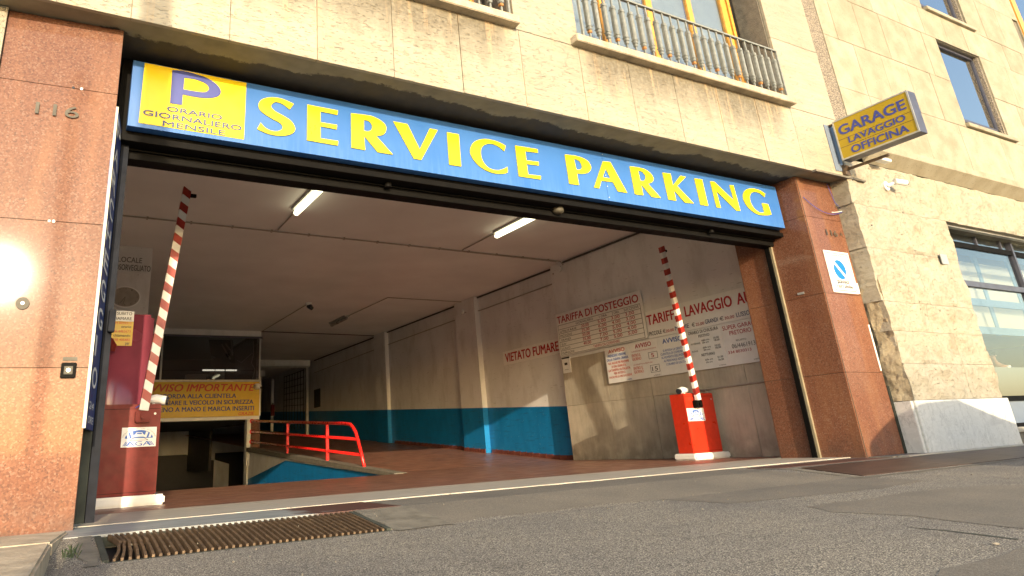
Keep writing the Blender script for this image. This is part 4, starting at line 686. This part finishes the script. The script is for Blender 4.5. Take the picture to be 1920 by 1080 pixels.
# ------------------------------------------------------------------ projecting GARAGE lightbox
gs=thing('garage_lightbox',(10.3,-.8,4.1),'yellow lightbox reading GARAGE LAVAGGIO OFFICINA projecting from the facade','sign')
gx=10.3; ga,gb_=-.335,-1.41; z0,z1=4.16,4.80
box('case','alu',gs,gx+.004,gx+.2,gb_,ga,z0,z1,.004)
box('front_panel','yel2',gs,gx-.006,gx+.004,gb_+.02,ga-.02,z0+.02,z1-.02)
for a,b,c,d in ((gb_,ga,z0,z0+.02),(gb_,ga,z1-.02,z1),(gb_,gb_+.02,z0+.02,z1-.02),(ga-.02,ga,z0+.02,z1-.02)): box('frame','alul',gs,gx-.012,gx+.004,a,b,c,d)
for z in (4.475,4.35): box('divider','rust',gs,gx-.008,gx-.006,gb_+.02,ga-.02,z,z+.006)
for s,a,b,z,h in (('GARAGE',-.40,-1.34,4.545,.15),('LAVAGGIO',-.50,-1.29,4.385,.095),('OFFICINA',-.50,-1.29,4.215,.11)): text(s,'pblue',gs,(gx-.0065,a,z),U,Z,a-b,h,0,.05,lift=.003)
box('back_plate','bpanel',gs,10.2,10.42,-.262,-.252,4.02,4.78); box('bracket','rust',gs,10.32,10.36,-.34,-.25,4.76,4.79)
MB().tube([(10.38,-.26,4.02),(10.38,-.34,4.09)],.03,6).build('bracket_foot','rust',gs); MB().tube([(10.42,-.3,4.05),(10.42,-.9,4.04)],.022,6).build('bracket_arm','rust',gs); box('bracket_plate','rust',gs,10.36,10.48,-.3,-.26,3.96,4.12)
# ------------------------------------------------------------------ stone building on the right
sb=thing('stone_building',(14,0,0),'pale travertine office building right of the garage with rough lower blocks','building')
def rblock(x0,x1,z0,z1,jagl=0,jagr=0,amp=.03,y=-.25,mat='rough',name='rough_block'):
    nx=max(4,int((x1-x0)/.045)); nz=max(3,int((z1-z0)/.045)); bm=bmesh.new(); g={}
    for i in range(nx+1):
        for j in range(nz+1):
            x=x0+.003+(x1-x0-.006)*i/nx; z=z0+.002+(z1-z0-.004)*j/nz
            e=min(i,nx-i,j,nz-j); dx=0
            if jagr and i==nx: dx=.06*fbm((9.1,z*3.2,3),5)-.02
            if jagl and i==0: dx=.05*fbm((1.1,z*3.2,7),5)
            off=amp*1.3*fbm((x*3.1,z*3.1,y),7)*(1 if e else .5)+(0 if e else .008*max(0,.5+fbm((x*2,z*2,5),2)))
            g[i,j]=bm.verts.new((x+dx,y+off,z))
    for i in range(nx):
        for j in range(nz): bm.faces.new((g[i,j],g[i+1,j],g[i+1,j+1],g[i,j+1]))
    # sides
    edge=[g[i,0] for i in range(nx+1)]+[g[nx,j] for j in range(1,nz+1)]+[g[i,nz] for i in range(nx-1,-1,-1)]+[g[0,j] for j in range(nz-1,0,-1)]
    back=[bm.verts.new((v.co.x,.32 if (jagr or jagl) else -.1,v.co.z)) for v in edge]; n=len(edge)
    for k in range(n): bm.faces.new((edge[k],back[k],back[(k+1)%n],edge[(k+1)%n]))
    me=D.meshes.new(name); bm.to_mesh(me); bm.free()
    return link(name,me,mat,sb)
W0=13.06
rows=[(.68,1.175,[10.55,12.15,W0]),(1.175,1.63,[10.52,12.15,W0]),(1.63,2.055,[10.5,11.6,W0]),(2.055,2.85,[10.46,11.72,W0]),(2.85,3.53,[10.44,11.72,W0]),(3.53,4.28,[10.42,11.7,13.1,14.6,16.2,18.5])]
for z0,z1,xj in rows:
    for i,(a,b) in enumerate(zip(xj,xj[1:])): rblock(a,b,z0,z1,i==0,(i==len(xj)-2 and z1<3.6),.035)
box('core_wall','cement',sb,10.6,W0-.08,-.12,.3,.1,4.3)
for z0,z1 in ((.68,1.4),(1.4,2.1),(2.1,2.9),(2.9,3.9)):
    # hammered side return
    bm=bmesh.new(); g={}; nz=16
    for i in range(7):
        for j in range(nz+1):
            z=z0+(z1-z0)*j/nz; y=.02-.27*i/6; g[i,j]=bm.verts.new((10.47+.05*fbm((3,y*5,z*3),6)+.04*(i/6)+.04*(2.2-z)/2*(i/6),y,z))
    for i in range(6):
        for j in range(nz): bm.faces.new((g[i,j],g[i,j+1],g[i+1,j+1],g[i+1,j]))
    me=D.meshes.new('e'); bm.to_mesh(me); bm.free(); link('hammered_return','hammer' and me,'hammer',sb) if False else link('hammered_return',me,'hammer',sb)
MB().box(10.53,W0+.08,-.265,-.1,-.02,.675).build('marble_plinth','wmarble',sb,.006); MB().box(10.47,10.528,-.24,.0,-.02,.67).build('marble_plinth','wmarble',sb,.006); MB().box(10.44,10.468,-.03,.05,0,.9).build('mouldy_joint','soil',sb,.01)
box('ground_floor_sill','thresh',sb,W0+.09,18,-.2,.3,.17,.24,.01); box('sill_wall','cement',sb,W0+.09,18,-.15,.3,-.02,.17)
# cornice
MB().prism([(-.24,4.285),(-.44,4.44),(-.44,4.56),(-.24,4.56)],0,11.05,18.6).build('cornice','utrav',sb,.004)
# upper panels
def up(x0,x1,z0,z1): panel(x0,x1,z0,z1,-.25,'utrav',sb,'travertine_panel',.04)
def cutrow(xs,z0,z1,win=None):
    for a,b in zip(xs,xs[1:]):
        if win and a>=win[0]-.3 and b<=win[1]+.3 and not(b<=win[0] or a>=win[1]): continue
        up(a,b,z0,z1)
WX0,WX1=15.05,16.78
cutrow([10.97,11.82,13.35,14.71,16.3,18.0,19.5],4.56,5.63)
cutrow([10.97,11.82,12.64,13.46,14.27,WX0],5.63,6.63); cutrow([WX1,17.7,18.6,19.5],5.63,6.63)
cutrow([10.97,11.4,12.2,13.02,13.84,14.5,WX0],6.63,7.61); cutrow([WX1,17.9,18.8,19.7],6.63,7.61)
cutrow([10.97,12.1,12.9,13.8,14.7,15.6,16.4,17.3,18.2,19.1],7.61,8.27); cutrow([10.97,12.4,13.3,14.1,14.93],8.27,9.3); cutrow([10.97,12.2,13.0,13.9,14.93],9.3,10.3); cutrow([16.80,17.6,18.5,19.4],8.27,9.3); cutrow([16.80,17.9,18.8,19.7],9.3,10.3); cutrow([19.1,19.7],7.61,8.27); cutrow([19.5,21,22.5],5.63,6.63); cutrow([19.5,21,22.5],4.56,5.63)
box('core_wall','cement',sb,10.98,WX0-.02,-.21,.3,4.56,9.6); box('core_wall','cement',sb,WX1+.02,19.7,-.21,.3,8.2,10.3); box('core_wall','cement',sb,WX1+.02,17.3,-.21,.3,4.56,8.2); box('core_wall','cement',sb,WX0-.02,WX1+.02,-.21,.3,4.56,5.6); box('core_wall','cement',sb,WX0-.02,WX1+.02,-.21,.3,7.63,8.25); box('core_wall','cement',sb,17.3,19.7,-.21,.3,4.56,8.2)
box('rear_mass','dark',sb,10.6,26,.3+.0,.4,4.3,16); box('upper_wall','utrav',sb,19.72,26,-.24,.3,4.3,16); box('upper_wall','utrav',sb,10.98,26,-.24,.3,10.31,16)
def uwin(z0,z1):
    wn=link('window',MB().box(WX0,WX1,-.13,-.09,z0+.0,z0+.04).mesh(),'alu',sb)
    for a,b,c,d in ((WX0,WX0+.04,z0+.04,z1),(WX1-.1,WX1-.05,z0+.04,z1),(WX0,WX1,z1-.05,z1),(WX0,WX1,z0+.14,z0+.2)): box('frame','alu',wn,a,b,-.15,-.09,c,d)
    box('pane','mglass',wn,WX0+.04,WX1-.1,-.125,-.12,z0+.04,z1-.05); box('pebble_reveal','pebble',wn,WX1-.05,WX1,-.22,.1,z0,z1); box('reveal','utrav',wn,WX0-.015,WX0,-.21,.1,z0,z1); box('head','cement',wn,WX0,WX1,-.21,.1,z1,z1+.02)
    box('room_behind','dark',wn,WX0,WX1,.2,.22,z0,z1)
    box('sill','utrav',wn,WX0-.02,WX1+.22,-.31,.05,z0-.08,z0,.006)
uwin(5.72,7.60); uwin(8.35,9.6)
wn=link('corner_window',MB().box(19.75,20.0,-.27,-.2,7.6,11).mesh(),'wood',sb); box('pane','mglass',wn,20.0,22,-.255,-.245,7.6,11)
# ground floor shop window
sw=thing('office_window',(15.5,0,.3),'large ground floor window with dark frame at the right edge','window')
box('head_trim','alul',sw,W0+.02,18,-.16,-.08,3.50,3.535); box('head_soffit','cement',sw,W0,18,-.12,.3,3.535,3.56)
for z0,z1,m_,d in ((3.24,3.33,'bsteel',.0),(2.53,2.625,'alu',-.01),(.64,.72,'bsteel',0),(.24,.3,'bsteel',0)): box('transom','alu' if m_=='alu' else 'bsteel',sw,W0+.02,18,.02+d,.1,z0,z1)
for x in (15.83,): box('mullion','alu',sw,x,x+.06,.0,.1,.3,3.5)
for x in (14.6,15.5): box('top_mullion','alu',sw,x,x+.04,.03,.09,3.33,3.5)
for a,b,c,d in ((W0+.02,15.83,.72,2.53),(W0+.02,15.83,2.625,3.24),(15.89,18,.72,2.53),(15.89,18,2.625,3.24),(W0+.02,18,3.33,3.5)): box('pane','glass',sw,a,b,.05,.06,c,d)
box('lower_panel','bpanel',sw,W0+.02,18,.05,.07,.3,.64); box('lower_glass','mglass',sw,W0+.02,18,.04,.048,.72,1.18)
box('inner_wall','dark',sw,W0-.4,26,7,7.1,-.1,4.3); box('inner_floor','cement',sw,W0-.4,26,.3,7,-.1,.15); box('inner_ceiling','tan',sw,W0-.4,26,.3,7,3.75,3.8); box('inner_side','dark',sw,25.9,26,.3,7,-.1,4.3); box('inner_left','tan',sw,W0-.5,W0-.4,.3,7,-.1,4.3)
# blue grid screens with cream blinds inside
sc=thing('grid_screen',(17,.8,2),'blue grid screen with cream panels behind the office window','screen')
for a,b in ((15.0,16.34),(16.47,17.74),(17.87,19.2)):
    for c,d in ((2.6,3.35),(2.0,2.46)): box('cream_panel','cream',sc,a,b,.85,.87,c,d)
for x in (14.9,16.4,17.8,19.25): box('grid_upright','bluef',sc,x-.065,x+.065,.83,.88,1.9,3.75)
for z in (2.53,3.55,1.98): box('grid_rail','bluef',sc,14.9,19.3,.82,.83,z-.07,z+(.07 if z<3 else .2))
aw=tag(MB().hexa([(15.2,.9,1.9),(20,.9,1.9),(20,3.0,1.95),(15.2,3.0,1.95)],[(15.2,.95,2.0),(20,.95,2.35),(20,3.0,2.4),(15.2,3.0,2.05)]).build('tan_awning','tan'),'tan sloping awning inside the office window','awning')
# camera and bits on stone building
ec=thing('wall_camera',(11.5,-.3,3.8),'white bullet camera on a round bracket on the rough stone wall','camera')
MB().tube([(11.42,-.26,3.92),(11.42,-.30,3.92)],.075,16).build('base','plastic',ec); MB().tube([(11.42,-.30,3.92),(11.5,-.4,3.95)],.03,10).build('arm','plastic',ec); MB().tube([(11.46,-.40,3.965),(11.66,-.46,3.94)],.045,14).build('housing','plastic',ec,0,False); MB().tube([(11.66,-.46,3.94),(11.68,-.466,3.937)],.036,12).build('lens','dplastic',ec)
tag(MB().box(11.15,11.42,-.47,-.36,4.26,4.31).build('flood_light','plastic',None,.008),'small white wall lamp under the cornice beside the lightbox','lamp')
tag(box('small_notice','alul',None,12.42,12.62,-.285,-.275,2.74,2.90),'small grey notice stuck on the rough wall left of the office window','notice')
tag(MB().tube([(10.7,-.27,3.2),(10.7,-.285,3.2)],.0105,6).build('wall_pin','ink'),'tiny dark wall pin on the rough stone wall','pin')

pe=thing('person',(20.3,2.6,.15),'person in a white short sleeved shirt bending forward behind the office window','person')
def skinned(name,mat,verts,edges,rad,parent,root=0,sub=2):
    me=D.meshes.new(name); me.from_pydata(verts,edges,[]); o=D.objects.new(name,me); C.objects.link(o); md=o.modifiers.new('s','SKIN'); me.skin_vertices[0]
    for v,r_ in zip(me.skin_vertices[0].data,rad): v.radius=(r_,r_) if not isinstance(r_,tuple) else r_
    me.skin_vertices[0].data[root].use_root=True; m2=o.modifiers.new('u','SUBSURF'); m2.levels=sub; m2.render_levels=sub
    dg=bpy.context.evaluated_depsgraph_get(); n_=D.meshes.new_from_object(o.evaluated_get(dg)); D.objects.remove(o)
    for p_ in n_.polygons: p_.use_smooth=True
    n_.materials.clear(); return link(name,n_,mat,parent)
px,py,pz=20.45,2.6,.15
bv=[(px,py,pz+.92),(px-.02,py,pz+1.15),(px-.14,py,pz+1.38),(px-.22,py,pz+1.47),(px-.30,py,pz+1.56),(px-.33,py,pz+1.68),(px-.12,py-.17,pz+1.36),(px-.12,py+.17,pz+1.36),(px-.2,py-.22,pz+1.1),(px-.2,py+.22,pz+1.1),(px-.4,py-.2,pz+.98),(px-.4,py+.2,pz+.98),(px,py-.1,pz+.85),(px,py+.1,pz+.85),(px,py-.1,pz+.48),(px,py+.1,pz+.48),(px+.03,py-.1,pz+.07),(px+.03,py+.1,pz+.07),(px-.14,py-.1,pz+.03),(px-.14,py+.1,pz+.03)]
be=[(0,1),(1,2),(2,3),(3,4),(4,5),(2,6),(2,7),(6,8),(7,9),(8,10),(9,11),(0,12),(0,13),(12,14),(13,15),(14,16),(15,17),(16,18),(17,19)]
br_=[.14,.14,.15,.06,.07,.09,.06,.06,.045,.045,.03,.03,.09,.09,.06,.06,.045,.045,.04,.04]
skinned('body','skin',bv,be,br_,pe)
skinned('shirt','shirt',[bv[0],bv[1],bv[2],bv[6],bv[7],(px-.17,py-.2,pz+1.2),(px-.17,py+.2,pz+1.2)],[(0,1),(1,2),(2,3),(2,4),(3,5),(4,6)],[.17,.175,.175,.085,.085,.07,.07],pe)
skinned('trousers','trouser',[(px,py,pz+.93),bv[12],bv[13],bv[14],bv[15],(px+.03,py-.1,pz+.1),(px+.03,py+.1,pz+.1)],[(0,1),(0,2),(1,3),(2,4),(3,5),(4,6)],[.165,.11,.11,.08,.08,.065,.065],pe)
skinned('hair','hair',[(px-.30,py,pz+1.70),(px-.27,py,pz+1.75),(px-.33,py,pz+1.78)],[(0,1),(1,2)],[.085,.095,.08],pe)
for s_ in (-1,1):
    MB().tube([(px-.41,py+s_*.035,pz+1.665),(px-.42,py+s_*.035,pz+1.665)],.012,8).build('eye','ink',pe)
    MB().tube([(px-.32,py+s_*.088,pz+1.64),(px-.31,py+s_*.10,pz+1.66)],.02,8).build('ear','skin',pe)
    for f_ in range(5): MB().tube([(px-.42,py+s_*.2+(f_-2)*.018,pz+.97),(px-.48,py+s_*.2+(f_-2)*.022,pz+.945),(px-.5-(.015 if f_==2 else 0),py+s_*.2+(f_-2)*.024,pz+.91)],.009,6).build('finger','skin',pe)
MB().tube([(px-.41,py,pz+1.645),(px-.44,py,pz+1.63)],.014,8).build('nose','skin',pe); MB().box(px-.42,px-.405,py-.025,py+.025,pz+1.6,pz+1.607).build('mouth','rink',pe)
MB().box(px-.2,px-.1,py-.27,py-.262,pz+1.28,pz+1.36).build('shoulder_badge','navy',pe)

# ------------------------------------------------------------------ street side behind the camera (their shadows fall into view)
lpst=thing('street_lamp',(-1.27,-9,-.2),'tall grey street lamp across the road from the garage','street lamp')
MB().tube([(-1.27,-9,-.2),(-1.27,-9,4),(-1.27,-9,8.2)],.13,14,True,[.135,.13,.125]).build('pole','gpaint',lpst,0,True); MB().tube([(-1.27,-9,8.1),(-1.27,-9.6,8.5),(-1.24,-10.6,8.6)],.04,8).build('arm','gpaint',lpst); MB().box(-1.39,-1.09,-11.2,-10.5,8.52,8.64).build('lamp_head','alul',lpst,.03)
def car(x0,y0,label):
    t=thing('parked_car',(x0+2,y0-.8,-.17),label,'car')
    prof=[(0,.35),(0,.9),(.1,1.28),(.5,1.48),(1.1,1.70),(2.1,1.74),(2.9,1.52),(3.5,1.38),(4.4,1.2),(4.5,.7),(4.4,.3)]
    MB().hexa([(x0+a,y0-1.7,b-.17) for a,b in prof],[(x0+a,y0,b-.17) for a,b in prof]).build('body','carp',t,.03)
    for a,b,c in ((1.15,1.62,1.0),(1.7,2.3,0)): pass
    MB().prism([(x0+1.25,.86),(x0+1.68,1.2),(x0+2.2,1.22),(x0+2.2,.86)],1,y0,y0+.006).build('side_window','dplastic',t); MB().prism([(x0+2.27,.86),(x0+2.27,1.22),(x0+2.85,1.22),(x0+3.3,.9)],1,y0,y0+.006).build('side_window','dplastic',t)
    for xx in (x0+.8,x0+3.3):
        for yy in (y0-1.7,y0-.18): 
            wl=MB().tube([(xx,yy,.15),(xx,yy+.2,.15)],.32,20).build('wheel','rubber',t); MB().tube([(xx,yy+.2,.15),(xx,yy+.21,.15)],.2,16).build('rim','alul',wl)
    for s in (0,4.1): MB().box(x0+s,x0+s+.03,y0-.4,y0-.1,.45,.6).build('headlight','plastic',t)
    return t
car(8.72,-4.2,'silver people carrier parked at the kerb right of the photographer'); car(13.6,-4.3,'silver people carrier parked further right along the kerb')

m=MB()
for k in range(110):
    x=random.uniform(-.2,9); y=-.3-abs(random.gauss(0,1.1)); z=roadz(x,y); q=random.uniform(.002,.006)
    m.hexa([(x-q,y-q,z-.006),(x+q,y-q*.8,z-.006),(x+q*.7,y+q,z-.006),(x-q*.8,y+q*.9,z-.006)],[(x-q*.6,y-q*.5,z+q*.6),(x+q*.5,y-q*.5,z+q*.7),(x+q*.4,y+q*.6,z+q*.5),(x-q*.5,y+q*.5,z+q*.6)])
m.build('road_grit','cement',None,stuff=True)
lz=roadz(0,-3.7)
lf=MB().hexa([(3.97,-3.72,lz),(4.005,-3.73,lz+.002),(4.02,-3.70,lz+.01),(3.98,-3.69,lz+.004)],[(3.97,-3.72,lz+.002),(4.005,-3.73,lz+.004),(4.02,-3.70,lz+.012),(3.98,-3.69,lz+.006)]).build('fallen_leaf','yel2'); lf.scale=(.6,.6,.6); lf.data.materials[0]=M['kerb']; tag(lf,'tiny pale fallen leaf on the asphalt at the lower right','leaf')
m=MB()
for k in range(22):
    x=.24+random.gauss(0,.03); y=-1.02+random.gauss(0,.06); h=random.uniform(.03,.075); a=random.uniform(0,6.28); dx,dy=math.cos(a)*.03,math.sin(a)*.03
    m.face([(x-.003,y,-.06),(x+.003,y,-.06),(x+dx*.5+.002,y+dy*.5,-.06+h*.8),(x+dx,y+dy,-.06+h)])
m.build('weed_tuft','leaf',None,stuff=True)
